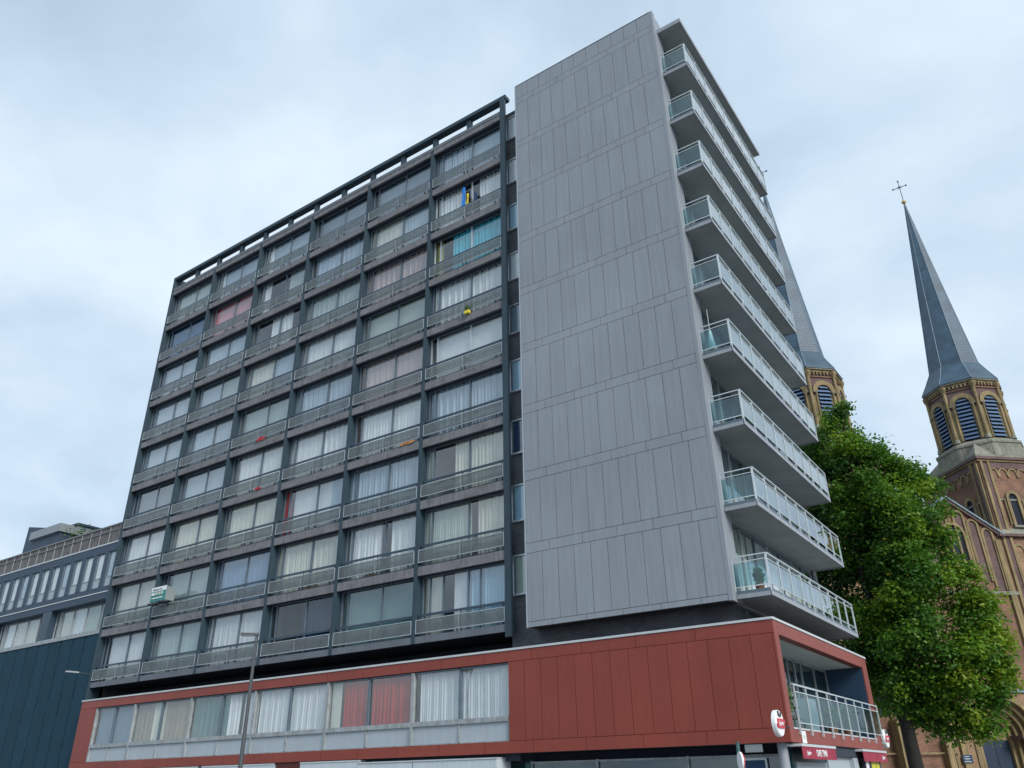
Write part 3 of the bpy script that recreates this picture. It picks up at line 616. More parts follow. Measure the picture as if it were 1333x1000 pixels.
def planter(x, k, m, lbl, L_=.9, plant=True, y=.22):
    e = empty('planter', (x, y, 5.47+H*k)); tag(e, lbl, 'planter', 'flower boxes on the window balconies'); s = MB(); s.box(-L_/2, L_/2, -.07, .07, 0, .16, m); s.build('box', e)
    if plant:
        s = MB(); rg = random.Random(x)
        for _ in range(160):
            cx, cy, cz = rg.uniform(-L_/2, L_/2), rg.uniform(-.10, .10), .16+rg.random()**1.5*.28; a = rg.random()*6; r = .035
            s.quad((cx, cy, cz), (cx+r*math.cos(a), cy+r*math.sin(a), cz+r*.4), (cx+r*1.4*math.cos(a+.5), cy+r*1.4*math.sin(a+.5), cz+r*1.1), (cx-r*.3, cy, cz+r), 'leaf_small')
        s.build('foliage', e)
    return e
planter(16.5, 1, 'terracotta', 'flower box with green plants under the cream curtained fourth bay', 1.2, y=.28)
planter(20.3, 1, 'terracotta', 'flower box below the strongly pleated white curtains', .8, y=.28)
planter(25.7, 5, 'cloth_yellow', 'small yellow flower box on a middle balcony of the right bay', .25, y=.0-.08)
cloth('towel', 11.6, 12.3, 5.52+H*4, 5.70+H*4, -.05, 'cloth_red', 'red cloth along the foot of the third bay balcony, upper of two', 'towel')
cloth('towel', 12.0, 12.5, 5.52+H*3, 5.66+H*3, -.05, 'cloth_red', 'small dark red cloth at the foot of the third bay balcony, lower of two', 'towel')
cloth('towel', 21.9, 22.8, 5.52+H*3, 5.62+H*3, -.05, 'cloth_orange', 'orange cloth at the foot of the fifth bay balcony', 'towel')
def pot(x, y, z, r, h, lbl, seed, leafr=.35):
    e = empty('potted_plant', (x, y, z)); tag(e, lbl, 'plant'); s = MB(); s.cyl((0, 0, 0), (0, 0, h), r*.75, r, 'terracotta', 16); s.build('pot', e)
    rg = random.Random(seed); s = MB()
    for _ in range(260):
        v = Vector((rg.gauss(0, 1), rg.gauss(0, 1), rg.gauss(0, 1))).normalized()*rg.random()**.4*leafr; c = Vector((v.x*.7, v.y*.7, h+leafr+v.z)); a = Vector((rg.uniform(-1, 1), rg.uniform(-1, 1), rg.uniform(-1, 1))).normalized()*.07; b = a.orthogonal().normalized()*.03
        s.quad(c-a, c+b, c+a, c-b, 'leaf_small')
    s.build('foliage', e); return e
pot(37.1, .35, 1.62, .18, .35, 'climbing plant in a pot at the near corner of the loggia', 1, .45)
pot(36.9, .5, 5.56, .15, .25, 'small potted plant on the lowest glass balcony by the grey wall', 2, .25)
pot(37.0, 1.5, 5.56+H*2, .15, .3, 'potted plant on the third glass balcony from below', 3, .3)
e = empty('parasol', (36.55, .35, 5.56+H*3)); tag(e, 'folded white parasol standing on the fourth glass balcony from below', 'parasol'); s = MB(); s.cyl((0, 0, 0), (0, 0, 1.9), .02, .02, 'alu_mid', 8); s.build('pole', e); s = MB(); s.cyl((0, 0, .2), (0, 0, 1.0), .17, .05, 'sign_white', 12); s.build('canopy', e)
def chair(x, y, z, rz, lbl):
    e = empty('balcony_chair', (x, y, z), rz); tag(e, lbl, 'chair', 'wooden chairs in the loggia')
    s = MB(); [s.box(-.22, .22, -.22+.09*i, -.15+.09*i, .42, .45, 'wood_slats') for i in range(5)]; s.build('seat', e)
    s = MB(); [s.box(-.22, .22, .21, .235, .55+.1*i, .61+.1*i, 'wood_slats') for i in range(4)]; s.build('backrest', e)
    for a in (-.2, .2):
        s = MB(); s.box(a-.02, a+.02, -.22, -.18, 0, .42, 'wood_slats'); s.build('leg', e); s = MB(); s.box(a-.02, a+.02, .19, .23, 0, .95, 'wood_slats'); s.build('leg', e)
chair(36.7, 1.6, 1.62, .6, 'wooden slatted chair in the loggia nearest the corner plant'); chair(36.6, 2.9, 1.62, 2.2, 'wooden slatted chair in the loggia beside the table, further in'); chair(36.8, 5.3, 1.62, 1.4, 'wooden slatted chair just past the pale cabinet in the loggia'); chair(36.8, 8.7, 1.62, 1.7, 'wooden slatted chair deepest in the loggia by the navy wall')
e = empty('balcony_table', (36.7, 2.25, 1.62)); tag(e, 'small dark table between the two loggia chairs', 'table'); s = MB(); s.cyl((0, 0, .70), (0, 0, .73), .32, .32, 'wood_slats', 20); s.build('tabletop', e)
for a in range(3): s = MB(); s.cyl((.25*math.cos(a*2.1), .25*math.sin(a*2.1), 0), (.1*math.cos(a*2.1), .1*math.sin(a*2.1), .7), .015, .015, 'iron_dark', 6); s.build('leg', e)
e = empty('storage_cabinet', (36.5, 4.3, 1.62)); tag(e, 'pale grey cabinet standing mid loggia behind the railing', 'cabinet'); s = MB(); s.box(-.3, .3, -.45, .45, 0, 1.1, 'window_grey_panel'); s.build('body', e)
s = MB(); s.box(.3, .315, -.44, -.01, .03, 1.07, 'panel_edge'); s.build('door', e); s = MB(); s.box(.3, .315, .01, .44, .03, 1.07, 'panel_edge'); s.build('door', e)
pot(36.9, 6.0, 1.62, .16, .3, 'potted plant in the middle of the loggia', 5, .35); pot(37.0, 7.6, 1.62, .16, .3, 'potted plant in the loggia near its dark end wall', 6, .4)
# wall lamp on the west corner
e = empty('wall_lamp', (.05, -.05, 6.0)); tag(e, 'slim street light arm bolted to the left corner of the gridded front', 'lamp'); s = MB(); s.cyl((0, 0, 0), (0, -.7, .04), .025, .02, 'lamp_grey', 8); s.build('arm', e)
s = MB(); s.box(-.09, .09, -1.32, -.68, .0, .07, 'alu_light'); s.box(-.07, .07, -1.28, -.75, -.012, .0, 'lamp_lens'); s.build('lamp_head', e)
# street lamp
e = empty('street_lamp', (21.56, -6.2, GZ)); tag(e, 'tall grey street lamp post with a flat head in front of the podium', 'street lamp')
s = MB(); s.cyl((0, 0, 0), (0, 0, 1.2), .10, .10, 'lamp_grey', 14); s.cyl((0, 0, 1.2), (0, 0, 6.42), .078, .045, 'lamp_grey', 14); s.build('pole', e)
s = MB(); hv = Vector((-.62, -.55, 0)).normalized(); pv = Vector((-hv.y, hv.x, 0))
def hb(a, b, w0, w1, z0, z1, mm):
    vs = []
    for t, w_ in ((a, w0), (b, w1)):
        for sgn in (-1, 1):
            for zz in (z0, z1): v = hv*t+pv*w_*sgn; vs.append((v.x, v.y, zz))
    s.add(vs, [(0, 1, 3, 2), (4, 6, 7, 5), (0, 4, 5, 1), (2, 3, 7, 6), (0, 2, 6, 4), (1, 5, 7, 3)], mm)
hb(-.06, .52, .07, .13, 6.42, 6.50, 'lamp_grey'); hb(.10, .48, .08, .11, 6.405, 6.42, 'lamp_lens'); s.build('lamp_head', e)

# ------------------------------------------------------------------ neighbouring office building (left)
O = empty('office_building', (-20, .12, GZ)); tag(O, 'low blue slate office block with ribbon windows left of the apartment tower', 'building')
class OB(MB):
    def build(s, name, parent=None):
        s.v = [(x+20, y-.12, z-GZ) for x, y, z in s.v]; return MB.build(s, name, parent or O)
Y = .12; XR = -.05; XL = -34
q = OB(); q.box(XL, XR, .9, 12, GZ, 14.5, 'slate_band'); q.build('core_wall')
q = OB(); q.box(XL, XR, Y+.06, .9, GZ, 8.20, 'void_dark')
xj = [XR]+[-1.62-1.28*i for i in range(26)]
for a, b in zip(xj[1:], xj):
    zz = GZ; off = rng.choice([0, .9, 1.8])
    q.box(a+.07, b-.04, Y, Y+.05, GZ, 8.20, 'dark_plank', rng.random())
    z = GZ+off
    while z < 8.1:
        q.box(a-.04, a+.07, Y+.015, Y+.055, z, min(z+.45, 8.2), 'dark_plank', .3); z += 2.45
q.build('cladding')
q = OB(); q.box(XL, XR, Y-.05, .9, 8.20, 8.42, 'alu_mid'); q.build('window_sill')
q = OB(); q.box(XL, XR, Y, .9, 10.14, 10.90, 'slate_band'); q.box(XL, XR, Y-.03, Y, 10.53, 10.59, 'white_trim'); q.box(XL, XR, Y, .9, 12.95, 13.42, 'slate_band'); q.box(XL, XR, Y-.03, .9, 13.42, 13.50, 'white_trim'); q.build('facade_band')
k = 0; x = -.35
while x > XL+6:                         # lower ribbon windows
    a, b = x-5.85, x
    q = OB(); q.box(a-1.0, a, Y+.02, .9, 8.42, 10.14, 'handrail_dark'); q.box(a, b, .55, .60, 8.42, 8.5, 'alu_frame'); q.box(a, b, .55, .6, 10.06, 10.14, 'alu_frame')
    js = [a, a+.55, a+1.95, a+3.4, a+4.85, b]
    for j in js: q.box(j-.03, j+.03, .53, .6, 8.5, 10.06, 'alu_mid')
    wo = q.build('ribbon_window'); g = OB(); g.quad((a, .57, 8.45), (b, .57, 8.45), (b, .57, 10.1), (a, .57, 10.1), 'win_glass'); g.build('glass', wo)
    for j0, j1 in zip(js, js[1:]):
        c = OB(); c.box(j0+.02, j1-.02, .68, .70, 8.45, 10.1, 'curtain_'+rng.choice('wwce')); c.build('curtain', wo)
    if k == 0: x = a-1.0; k = 1
    else: x = a-1.0
q = OB()
x = -.12; n = 0
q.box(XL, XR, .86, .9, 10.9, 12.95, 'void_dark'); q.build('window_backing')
while x > XL+2:
    q = OB(); a, b = x-1.0, x
    q.box(a-.25, a, Y-.03, .85, 10.90, 12.95, 'slate_band'); q.box(a, a+.16, .16, .85, 10.9, 12.95, 'alu_frame'); q.box(a+.16, b, .18, .24, 11.42, 11.48, 'alu_mid'); q.box(a+.16, b, .20, .24, 10.9, 11.42, 'window_grey_panel'); q.box(a+.16, b, .18, .24, 12.89, 12.95, 'alu_frame')
    wo = q.build('tall_window'); g = OB(); g.quad((a+.16, .21, 11.48), (b, .21, 11.48), (b, .21, 12.9), (a+.16, .21, 12.9), 'win_glass'); g.build('glass', wo)
    c = OB(); c.box(a+.16, b, .26, .27, 11.45, 12.92, 'curtain_'+('w' if n % 4 else 'b')); c.build('curtain', wo)
    x -= 1.25; n += 1
q = OB(); q.box(XL, XR, Y+.10, .9, 13.50, 14.55, 'brown_band'); q.box(XL, XR, Y+.05, 1.2, 14.55, 14.66, 'brown_band')
q.box(XL, XR, Y+.04, Y+.10, 14.60, 14.64, 'sign_grey'); q.box(XL, XR, Y+.05, Y+.10, 14.25, 14.27, 'sign_grey')
x = -.5
while x > XL: q.box(x-.015, x+.015, Y+.05, Y+.10, 13.50, 14.60, 'sign_grey'); x -= 1.05
q.build('parapet')
q = OB(); q.box(XL, XR, .9, 12, 14.5, 14.6, 'roof_felt'); q.build('roof')
e = empty('rooftop_room', (-18.8, 3, 14.6)); tag(e, 'dark rooftop room with a pale sloping parapet on the office block', 'roof structure')
s = MB(); s.box(0, 3.2, 0, 3, 0, 3.05, 'slate_band'); s.prismy([(0, 3.05), (3.2, 3.05), (3.2, 3.1), (0, 3.74)], 0, 3, 'slate_band'); s.build('room', e)
s = MB(); s.box(3.2, 6.2, .6, 3, 0, 2.9, 'alu_frame'); s.box(3.2, 6.3, .5, 3.1, 2.9, 3.05, 'slate_band'); s.build('room', e)
s = MB(); s.box(2.6, 6.6, -.9, -.75, 2.05, 2.62, 'panel_grey'); s.box(6.6, 6.75, -.9, 2.2, 2.05, 2.62, 'sign_grey'); s.box(2.6, 6.6, -.7, .4, 1.0, 2.05, 'slate_band'); s.build('parapet', e)
s = MB(); rg = random.Random(4)
for _ in range(110):
    c = Vector((rg.uniform(6.6, 8.6), rg.uniform(-.5, 1.2), 1.7+rg.random()**1.5*.8)); a = Vector((rg.uniform(-1, 1), rg.uniform(-1, 1), rg.uniform(-.4, 1))).normalized()*.12; b = a.orthogonal().normalized()*.045; s.quad(c-a, c+b, c+a, c-b, 'leaf_small')
s.build('roof_plants', e)

# ------------------------------------------------------------------ church
ang = R(43.81); KX, KY = 41.559, 45.665
CH = empty('church', (KX, KY, GZ), ang); tag(CH, 'brown brick church with two slate spires and a gabled front behind the tree', 'church')
def oct_(r, a0=22.5): return [(r*math.cos(R(a0+45*i)), r*math.sin(R(a0+45*i))) for i in range(8)]
S = 3.58
def make_tower(cx, cy):
    t = empty('tower', (cx, cy, 0), 0, CH)
    Z = lambda z: z-GZ
    b = MB(); b.box(-S, S, -S, S, 0, Z(23.1), 'brick_church'); b.build('shaft', t)
    tr = MB()
    for f in range(4):
        ca, sa = math.cos(f*math.pi/2), math.sin(f*math.pi/2)
        tr.T = lambda x, y, z, ca=ca, sa=sa: (x*ca-y*sa, x*sa+y*ca, z)
        F = -S
        for sx in (-1, 1):
            for a, w_ in ((S-.20, .22), (S-.80, .22)):
                x = sx*a; tr.box(x-w_/2, x+w_/2, F-.14, F+.01, 0, Z(22.75), 'stone_yellow')
            tr.box(sx*(S-.5)-.19, sx*(S-.5)+.19, F-.07, F+.01, 0, Z(22.6), 'brick_purple')
        # arcade frieze
        for q in range(7):
            x = -2.49+.83*q; tr.arch(x, Z(21.65), Z(21.85), .28, .40, F-.10, F+.01, 'stone_yellow' if q % 1 == 0 else '', 8); tr.archpanel(x, Z(21.2), Z(21.85), .28, F-.015, 'brick_church', 8)
            tr.box(x+.33, x+.50, F-.12, F+.01, Z(21.5), Z(21.66), 'stone_yellow')
        tr.box(-S+.9, S-.9, F-.08, F+.005, Z(22.2), Z(22.7), 'brick_purple')
        tr.box(-S-.12, S+.12, F-.16, F-.0, Z(22.76), Z(22.92), 'stone_yellow'); tr.box(-S-.25, S+.25, F-.28, F-.0, Z(22.92), Z(23.14), 'brick_purple')
        for x in (-1.53, 1.57):
            tr.arch(x, Z(17.55), Z(19.75), .36, .60, F-.16, F+.01, 'stone_yellow'); tr.archpanel(x, Z(17.55), Z(19.75), .36, F-.02, 'void_dark')
            tr.box(x-.62, x+.62, F-.2, F+.01, Z(17.38), Z(17.55), 'stone_grey')
            for sx in (-1, 1): tr.cyl((x+sx*.78, F-.1, Z(17.6)), (x+sx*.78, F-.1, Z(19.6)), .07, .07, 'stone_yellow', 8)
        tr.box(-S+.9, S-.9, F-.06, F+.004, Z(19.55), Z(19.68), 'stone_grey')
        tr.box(-S-.2, S+.2, F-.30, F, Z(16.62), Z(16.82), 'brick_purple'); tr.add([(-S-.2, F-.3, Z(16.82)), (S+.2, F-.3, Z(16.82)), (S, F-.02, Z(17.3)), (-S, F-.02, Z(17.3))], [(0, 1, 2, 3)], 'stone_grey')
        for q in range(5):
            x = -2.3+1.15*q; tr.arch(x, Z(9), Z(15.6), .34, .52, F-.10, F+.01, 'stone_yellow', 8); tr.archpanel(x, Z(9), Z(15.6), .34, F-.02, 'brick_sand', 8)
        tr.box(-S-.1, S+.1, F-.2, F, Z(8.2), Z(8.5), 'stone_grey')
        for x in (-1.2, 1.2): tr.arch(x, Z(4), Z(6.6), .4, .62, F-.14, F+.01, 'stone_yellow'); tr.archpanel(x, Z(4), Z(6.6), .4, F-.02, 'void_dark')
        tr.box(-S-.15, S+.15, F-.25, F, 0, 1.2, 'stone_grey')
    tr.T = None; tr.build('stone_trim', t)
    bs = MB(); bs.box(-S-.22, S+.22, -S-.22, S+.22, Z(23.1), Z(23.32), 'stone_grey')
    bs.prism(oct_(3.42), Z(23.3), Z(24.75), 'stone_grey'); bs.prism(oct_(3.50), Z(24.75), Z(24.95), 'stone_grey'); bs.prism(oct_(3.42), Z(24.95), Z(25.32), 'stone_grey', oct_(2.98))
    for f in range(4):
        ca, sa = math.cos(R(45+90*f)), math.sin(R(45+90*f)); k_ = 3.42*math.cos(R(22.5)); hw = k_*math.tan(R(22.5))*1.08
        cpt = (S*1.414*ca*1.02, S*1.414*sa*1.02); m1 = (k_*ca-sa*hw, k_*sa+ca*hw); m2 = (k_*ca+sa*hw, k_*sa-ca*hw); ap = (k_*ca*.97, k_*sa*.97)
        bs.add([(*cpt, Z(23.3)), (*m1, Z(23.3)), (*m2, Z(23.3)), (*ap, Z(25.05))], [(0, 1, 3), (0, 3, 2), (1, 2, 3), (0, 2, 1)], 'stone_grey')
    bs.build('tower_base', t)
    b = MB(); RB = 2.94; b.prism(oct_(RB), Z(25.3), Z(30.6), 'brick_purple'); b.build('belfry', t)
    ap = RB*math.cos(R(22.5)); tr = MB(); lv = []
    for f in range(8):
        A = R(45*f); ca, sa = math.cos(A), math.sin(A)
        T_ = lambda x, y, z, ca=ca, sa=sa: (x*ca-y*sa, x*sa+y*ca, z)
        tr.T = T_; F = -ap; z0, zs = Z(25.36), Z(28.62)
        tr.arch(0, z0, zs, .56, .62, F-.05, F+.01, 'stone_yellow'); tr.arch(0, zs-.02, zs, .60, .98, F-.20, F+.01, 'stone_yellow')
        for sx in (-1, 1):
            tr.box(sx*.80-.19, sx*.80+.19, F-.10, F+.01, z0, zs-.35, 'stone_yellow'); tr.box(sx*.80-.20, sx*.80+.22, F-.22, F+.01, zs-.10, zs-.02, 'stone_grey')
            tr.cyl((sx*.74, F-.14, z0), (sx*.74, F-.14, zs-.3), .075, .075, 'stone_yellow', 8); tr.cyl((sx*.74, F-.14, zs-.3), (sx*.74, F-.14, zs-.1), .08, .15, 'stone_yellow', 8)
        for q in range(7): tr.box(-.93+.31*q-.07, -.93+.31*q+.07, F-.17, F+.01, Z(30.18), Z(30.42), 'stone_yellow')
        tr.box(-1.15, 1.15, F-.10, F+.005, Z(29.95), Z(30.05), 'brick_church')
        l = MB(T_); l.archpanel(0, z0, zs, .56, F-.004, 'void_dark')
        n = 11
        for q in range(n):
            zz = z0+.10+q*.345
            hw = .54 if zz < zs else math.sqrt(max(.02, .54**2-(zz-zs+.1)**2)) if zz-zs+.1 < .53 else 0
            if hw: l.add([(-hw, F-.17, zz), (hw, F-.17, zz), (hw, F-.02, zz+.20), (-hw, F-.02, zz+.20), (-hw, F-.17, zz+.04), (hw, F-.17, zz+.04), (hw, F-.02, zz+.24), (-hw, F-.02, zz+.24)], [(0, 1, 2, 3), (4, 7, 6, 5), (0, 4, 5, 1)], 'louvre_blue')
        l.build('louvred_window', t)
        A2 = R(22.5+45*f); vx, vy = (RB+.06)*math.cos(A2), (RB+.06)*math.sin(A2); tr.T = None
        tr.cyl((vx, vy, Z(25.3)), (vx, vy, Z(29.95)), .15, .14, 'stone_yellow', 10); tr.cyl((vx, vy, Z(29.95)), (vx, vy, Z(30.3)), .15, .28, 'stone_yellow', 10); tr.cyl((vx, vy, Z(30.3)), (vx, vy, Z(30.5)), .28, .28, 'stone_yellow', 10)
        tr.cyl((vx, vy, Z(25.25)), (vx, vy, Z(25.6)), .26, .2, 'stone_grey', 10)
    tr.T = None; tr.prism(oct_(3.06), Z(30.44), Z(30.62), 'stone_yellow'); tr.prism(oct_(3.20), Z(30.62), Z(30.74), 'stone_grey'); tr.build('stone_dressing', t)
    s = MB(); s.prism(oct_(3.26), Z(30.74), Z(30.80), 'spire_slate')
    rs = [(3.26, 30.80), (2.72, 31.75), (2.155, 32.855), (1.42, 39.4), (.72, 45.8), (.05, 52.2)]
    for (ra, za), (rb, zb) in zip(rs, rs[1:]):
        pa, pb = oct_(ra), oct_(rb)
        for i in range(8):
            j = (i+1) % 8; s.quad((*pa[i], Z(za)), (*pa[j], Z(za)), (*pb[j], Z(zb)), (*pb[i], Z(zb)), 'spire_slate')
        for i in range(8): s.cyl((*pa[i], Z(za)), (*pb[i], Z(zb)), .035 if ra > .8 else .02, .035 if rb > .8 else .015, 'spire_lead', 6, False)
    sp = s.build('spire', t)
    c = MB(); z = Z(52.2); c.sphere((0, 0, z+.1), .22, 'gilt', 12); c.cyl((0, 0, z+.2), (0, 0, z+2.9), .035, .03, 'iron_dark', 8)
    c.T = lambda x, y, zz: (x*math.cos(-ang)-y*math.sin(-ang), x*math.sin(-ang)+y*math.cos(-ang), zz)
    c.cyl((-.62, 0, z+2.0), (.62, 0, z+2.0), .035, .035, 'iron_dark', 8)
    for p_ in ((-.62, 2.0), (.62, 2.0), (0, 2.75)): c.sphere((p_[0], 0, z+p_[1]), .09, 'iron_dark', 8)
    for a in range(4):
        aa = R(45+90*a); c.cyl((0, 0, z+2.0), (.26*math.cos(aa), 0, z+2.0+.26*math.sin(aa)), .03, .02, 'iron_dark', 6)
    c.T = None; c.build('cross', sp)
    return t
make_tower(S, S); make_tower(S-15.09, S)
Z = lambda z: z-GZ
NX = -3.96; nl, nr = -7.93, 0.0
nv = MB(); rr = 2.35; zs = Z(2.75); zt = Z(5.5)
nv.box(nl, NX-rr, 0, .6, 0, zt, 'brick_sand'); nv.box(NX+rr, nr, 0, .6, 0, zt, 'brick_sand')
n = 20; pts = [(NX+rr*math.cos(math.pi*(1-i/n)), zs+rr*math.sin(math.pi*(1-i/n))) for i in range(n+1)]
for a, b in zip(pts, pts[1:]):
    nv.quad((a[0], 0, a[1]), (b[0], 0, b[1]), (b[0], 0, zt), (a[0], 0, zt), 'brick_sand'); nv.quad((a[0], 0, a[1]), (a[0], .6, a[1]), (b[0], .6, b[1]), (b[0], 0, b[1]), 'brick_sand')
nv.prismy([(nl, zt), (nr, zt), (nr, Z(16.6)), (NX, Z(19.35)), (nl, Z(16.6))], 0, .6, 'brick_church')
nv.box(nl, nr, 1.6, 2.0, 0, Z(8), 'brick_sand')
nv.build('nave_front', CH)
nt_ = MB()
for sx in (-1, 1):
    for y0, dz, th, mm in ((-.22, .0, .28, 'brick_purple'), (-.32, .25, .14, 'spire_lead')):
        a = (NX, Z(19.30)+dz); b = (NX+sx*4.15, Z(16.42)+dz); nt_.prismy([a, b, (b[0], b[1]+th), (a[0], a[1]+th)], y0, .3, mm)
    for dx, top in ((0.75, 18.45), (1.80, 17.80), (2.85, 17.15)):
        x = NX+sx*dx; nt_.arch(x, Z(top-4.6), Z(top-.36), .33, .50, -.12, .01, 'stone_yellow', 10)
        nt_.archpanel(x, Z(top-4.6), Z(top-.36), .33, -.01, 'brick_purple', 10)
nt_.arch(NX, Z(13.2), Z(16.6), .8, 1.0, -.16, .01, 'stone_yellow'); nt_.archpanel(NX, Z(13.2), Z(16.6), .8, -.012, 'void_dark')
nt_.box(nl, nr, -.18, .0, Z(5.5), Z(5.72), 'spire_lead'); nt_.box(nl, nr, -.22, 0, Z(12.2), Z(12.45), 'stone_grey')
for x in (-.45, -7.5): nt_.box(x-.22, x+.22, -.2, 0, 0, Z(16.3), 'stone_yellow')
for i, (r_o, yy) in enumerate(((2.62, -.08), (2.30, .30), (1.98, .62), (1.66, .94), (1.36, 1.22))):
    nt_.arch(NX, 0, zs, r_o-.24, r_o, yy, yy+.36, 'stone_yellow', 18)
    if i: nt_.arch(NX, 0, zs, r_o-.02, r_o+.14, yy-.04+.1, yy+.3, 'brick_sand', 18)
nt_.box(NX-2.6, NX-1.15, -.02, 1.4, zs-.16, zs+.06, 'brick_purple'); nt_.box(NX+1.15, NX+2.6, -.02, 1.4, zs-.16, zs+.06, 'brick_purple')
nt_.build('stone_trim', CH)
dr = MB(); dr.box(NX-1.14, NX+1.14, 1.45, 1.55, 0, Z(2.55), 'door_blue'); dr.box(NX-.01, NX+.01, 1.43, 1.45, 0, Z(2.55), 'void_dark'); do = dr.build('door', CH)
dr = MB(); dr.archpanel(NX, Z(2.55), zs, 1.13, 1.44, 'stone_yellow'); dr.build('tympanum', CH)
rf = MB(); rf.prismy([(nl-1, Z(16.6)), (NX, Z(19.4)), (nr+1, Z(16.6)), (nr+1, Z(15)), (nl-1, Z(15))], .6, 45, 'spire_slate'); rf.box(nl-1, nr+1, 2.0, 45, 0, Z(15.02), 'brick_church'); rf.build('nave_roof', CH)
ai = MB(); ai.box(nr+1, nr+7.1, 7.2, 44, 0, Z(9), 'brick_church'); ai.box(nl-7.1, nl-1, 7.2, 44, 0, Z(9), 'brick_church'); ai.build('aisle_wall', CH)
bt = MB(); bt.prismy([(-12.45, 0), (-11.85, 0), (-11.85, Z(3.6)), (-12.3, Z(3.9)), (-12.45, Z(3.75))], -.9, .05, 'stone_yellow'); bt.prismy([(-9.0, 0), (-8.55, 0), (-8.55, Z(2.4)), (-9.0, Z(2.6))], -.5, .05, 'stone_yellow')
bt.box(-15.2, -8.0, -.26, -.22, Z(1.70), Z(1.80), 'stone_yellow'); bt.build('buttress', CH)
pl = empty('plaque', (0, 0, 0)); pl.matrix_world = Matrix.Translation((KX, KY, GZ)) @ Matrix.Rotation(ang, 4, 'Z') @ Matrix.Translation((-7.5, -.24, Z(1.13)))
tag(pl, 'dark plaque with rows of pale writing on the church wall left of the blue door', 'plaque')
s = MB(); s.box(-.36, .36, 0, .04, 0, .50, 'navy_wall'); s.build('board', pl)
for z_, w_ in ((.40, .18), (.27, .24), (.20, .08), (.09, .26)):
    s = MB()
    for j in range(int(w_*2/.055)): s.box(-w_+j*.055, -w_+j*.055+.038, -.006, 0, z_-.018, z_+.018, 'sign_white')
    s.build('lettering', pl)

# ------------------------------------------------------------------ tree
def ray_pt(u, v, dist):
    w_ = d_+r2*((u-666.5)/F)-u2*((v-500)/F); t = dist/math.hypot(w_.x, w_.y); return CAM+w_*t
base = ray_pt(1195, 1000, 48); base.z = GZ
TR = empty('broadleaf_tree', base); tag(TR, 'large green tree with some yellow leaves and a painted lit side between the balconies and the church', 'tree')
rg = random.Random(21)
blobs = [  # px, py, distance, radius
 (1096, 560, 42, 1.0), (1078, 590, 42, 1.6), (1108, 602, 41, 1.4), (1140, 612, 42, 1.3), (1090, 645, 42, 2.1), (1140, 660, 41, 2.0), (1178, 640, 43, 1.4), (1200, 640, 42, 1.0),
 (1110, 710, 43, 2.3), (1165, 710, 41, 2.0), (1205, 692, 42, 1.4), (1222, 668, 42, .6), (1130, 770, 43, 2.3), (1180, 770, 41, 2.0), (1225, 770, 42, 1.8), (1245, 735, 42, .8), (1262, 762, 42, .9), (1120, 830, 43.5, 2.0), (1170, 835, 41, 2.1),
 (1222, 830, 41, 1.9), (1268, 812, 42, 1.4), (1290, 850, 42, 1.2), (1250, 880, 41.5, 1.7), (1195, 885, 42, 1.7), (1150, 870, 43, 1.6), (1262, 925, 42, 1.1), (1225, 918, 42, 1.1), (1120, 880, 44, 1.3), (1140, 905, 44, 1.0), (1290, 885, 42, .9),
 (1060, 650, 43, 1.9), (1060, 720, 44, 2.2), (1075, 780, 44, 2.2), (1050, 600, 43.5, 1.4), (1084, 545, 42.5, .7), (1100, 533, 42, .45), (1272, 952, 42, .6), (1180, 612, 42.5, .6), (1282, 790, 42, .8), (1160, 612, 42, .7), (1300, 870, 42, .6), (1240, 950, 42, .5), (1165, 915, 41.5, .9), (1200, 925, 41.5, .8), (1215, 940, 42, .6), (1180, 900, 41, .9), (1308, 868, 42, .6), (1285, 925, 42, .8), (1300, 905, 42, .5)]
cen = [(ray_pt(u, v, d*1.16), r*1.16) for u, v, d, r in blobs]
lv = MB()
vs, fs, tn = [], [], []
zmin, zmax = 1.5, 18.5
lumps = []
for c, r in cen:
    lumps.append((c, r*.72, 0))
    for _ in range(8 if r > 1.4 else 5):
        v = Vector((rg.gauss(0, 1), rg.gauss(0, 1)-.35, rg.gauss(0, .9)+.15)).normalized(); lumps.append((c+v*r*rg.uniform(.55, .85), r*rg.uniform(.26, .46), rg.uniform(-.24, .26)))
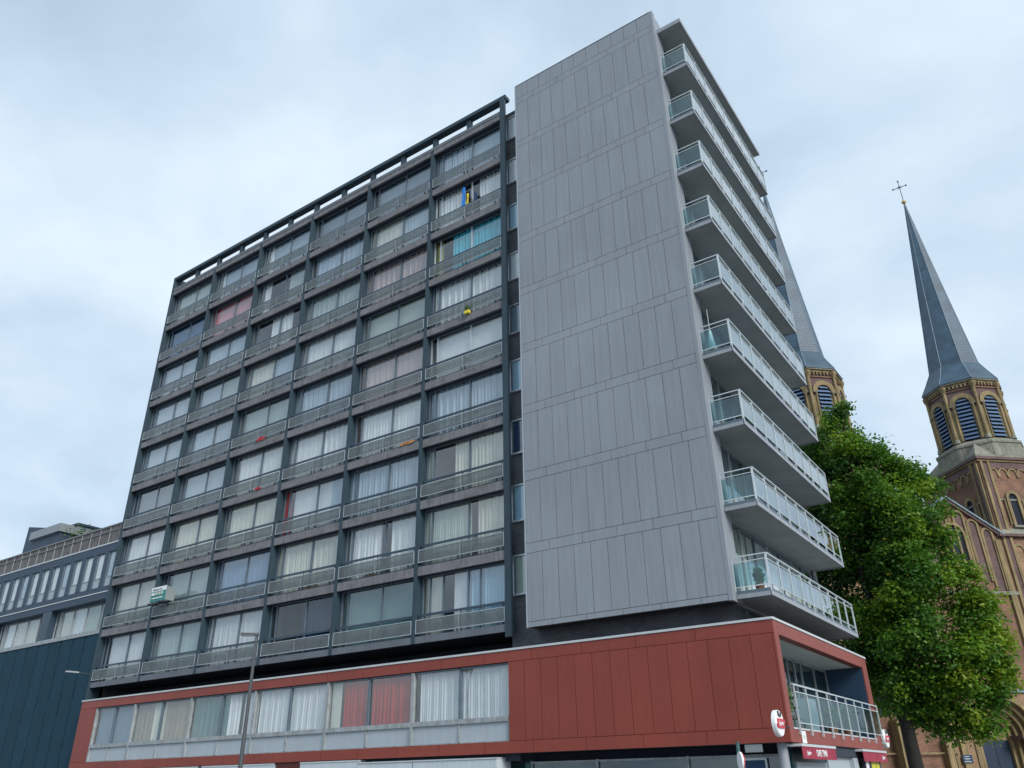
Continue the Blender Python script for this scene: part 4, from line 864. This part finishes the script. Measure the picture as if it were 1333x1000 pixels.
for c, r, wt in lumps:
    ncl = int(24*r*r) if wt == 0 else int(62*r*r)+3
    for _ in range(ncl):
        v = Vector((rg.gauss(0, 1), rg.gauss(0, 1), rg.gauss(0, 1))).normalized(); rad = r*(rg.random()**.30)*(.82+.30*rg.random())
        cc = c+Vector((v.x, v.y, v.z*.85))*rad
        ct = rg.random(); out_dir = v
        nl_ = rg.randint(9, 15); cr_ = .22+.22*rg.random()
        lit_tone = max(0, min(.9, .44+wt*1.3+.16*max(0, v.z)+.055*(c.x-38)+rg.gauss(0, .06)))  # tops and right side get yellower leaves, painting in where light falls
        for _ in range(nl_):
            o_ = Vector((rg.gauss(0, 1), rg.gauss(0, 1), rg.gauss(0, .7)))*cr_*.75
            p_ = cc+o_; a = Vector((rg.gauss(0, 1), rg.gauss(0, 1), rg.gauss(0, .6)-.25)).normalized(); nrm = (out_dir*.6+Vector((rg.gauss(0, .6), rg.gauss(0, .6), .8+rg.gauss(0, .4)))).normalized()
            b = nrm.cross(a).normalized(); a = b.cross(nrm); L_ = rg.uniform(.15, .25); w2 = L_*.66
            i0 = len(vs); q_ = p_-base
            vs += [tuple(q_-a*L_*.5), tuple(q_+b*w2*.5-a*L_*.05), tuple(q_+a*L_*.62-nrm*L_*.12), tuple(q_-b*w2*.5-a*L_*.05)]
            fs.append((i0, i0+1, i0+2, i0+3)); tt = min(.93, lit_tone+rg.uniform(-.10, .16))
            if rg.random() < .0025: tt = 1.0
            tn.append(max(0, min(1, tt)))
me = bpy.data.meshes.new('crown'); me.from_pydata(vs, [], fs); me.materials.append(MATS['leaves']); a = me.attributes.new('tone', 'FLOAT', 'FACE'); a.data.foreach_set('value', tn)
co = bpy.data.objects.new('crown', me); COL.objects.link(co); co.parent = TR
tk = MB(); pth = [Vector((0, 0, 0)), Vector((-.05, 0, 1.5)), Vector((-.1, .05, 4)), Vector((-.3, 0, 7)), Vector((-.5, 0, 10.5)), Vector((-.9, 0, 14.5)), Vector((-1.4, 0, 18.5))]
rad = [.48, .37, .32, .27, .20, .12, .05]
for i in range(6): tk.cyl(pth[i], pth[i+1], rad[i], rad[i+1], 'bark', 14, False)
tk.build('trunk', TR)
for c, r in cen:
    q_ = c-base; h = max(5.2, min(15, q_.z-2.4)); j = max(i for i in range(6) if pth[i].z <= h); t_ = (h-pth[j].z)/(pth[j+1].z-pth[j].z); st = pth[j].lerp(pth[j+1], t_)
    b_ = MB(); mid = st.lerp(q_, .5)+Vector((0, 0, .35)); b_.cyl(st, mid, .10, .06, 'bark', 7, False); b_.cyl(mid, q_, .06, .02, 'bark', 7, False)
    for _ in range(4):
        v = Vector((rg.gauss(0, 1), rg.gauss(0, 1), rg.gauss(0, 1))).normalized()*r*.8; b_.cyl(mid.lerp(q_, rg.uniform(.4, 1)), q_+v, .03, .008, 'bark', 5, False)
    b_.build('branch', TR)
print('leaves', len(fs))
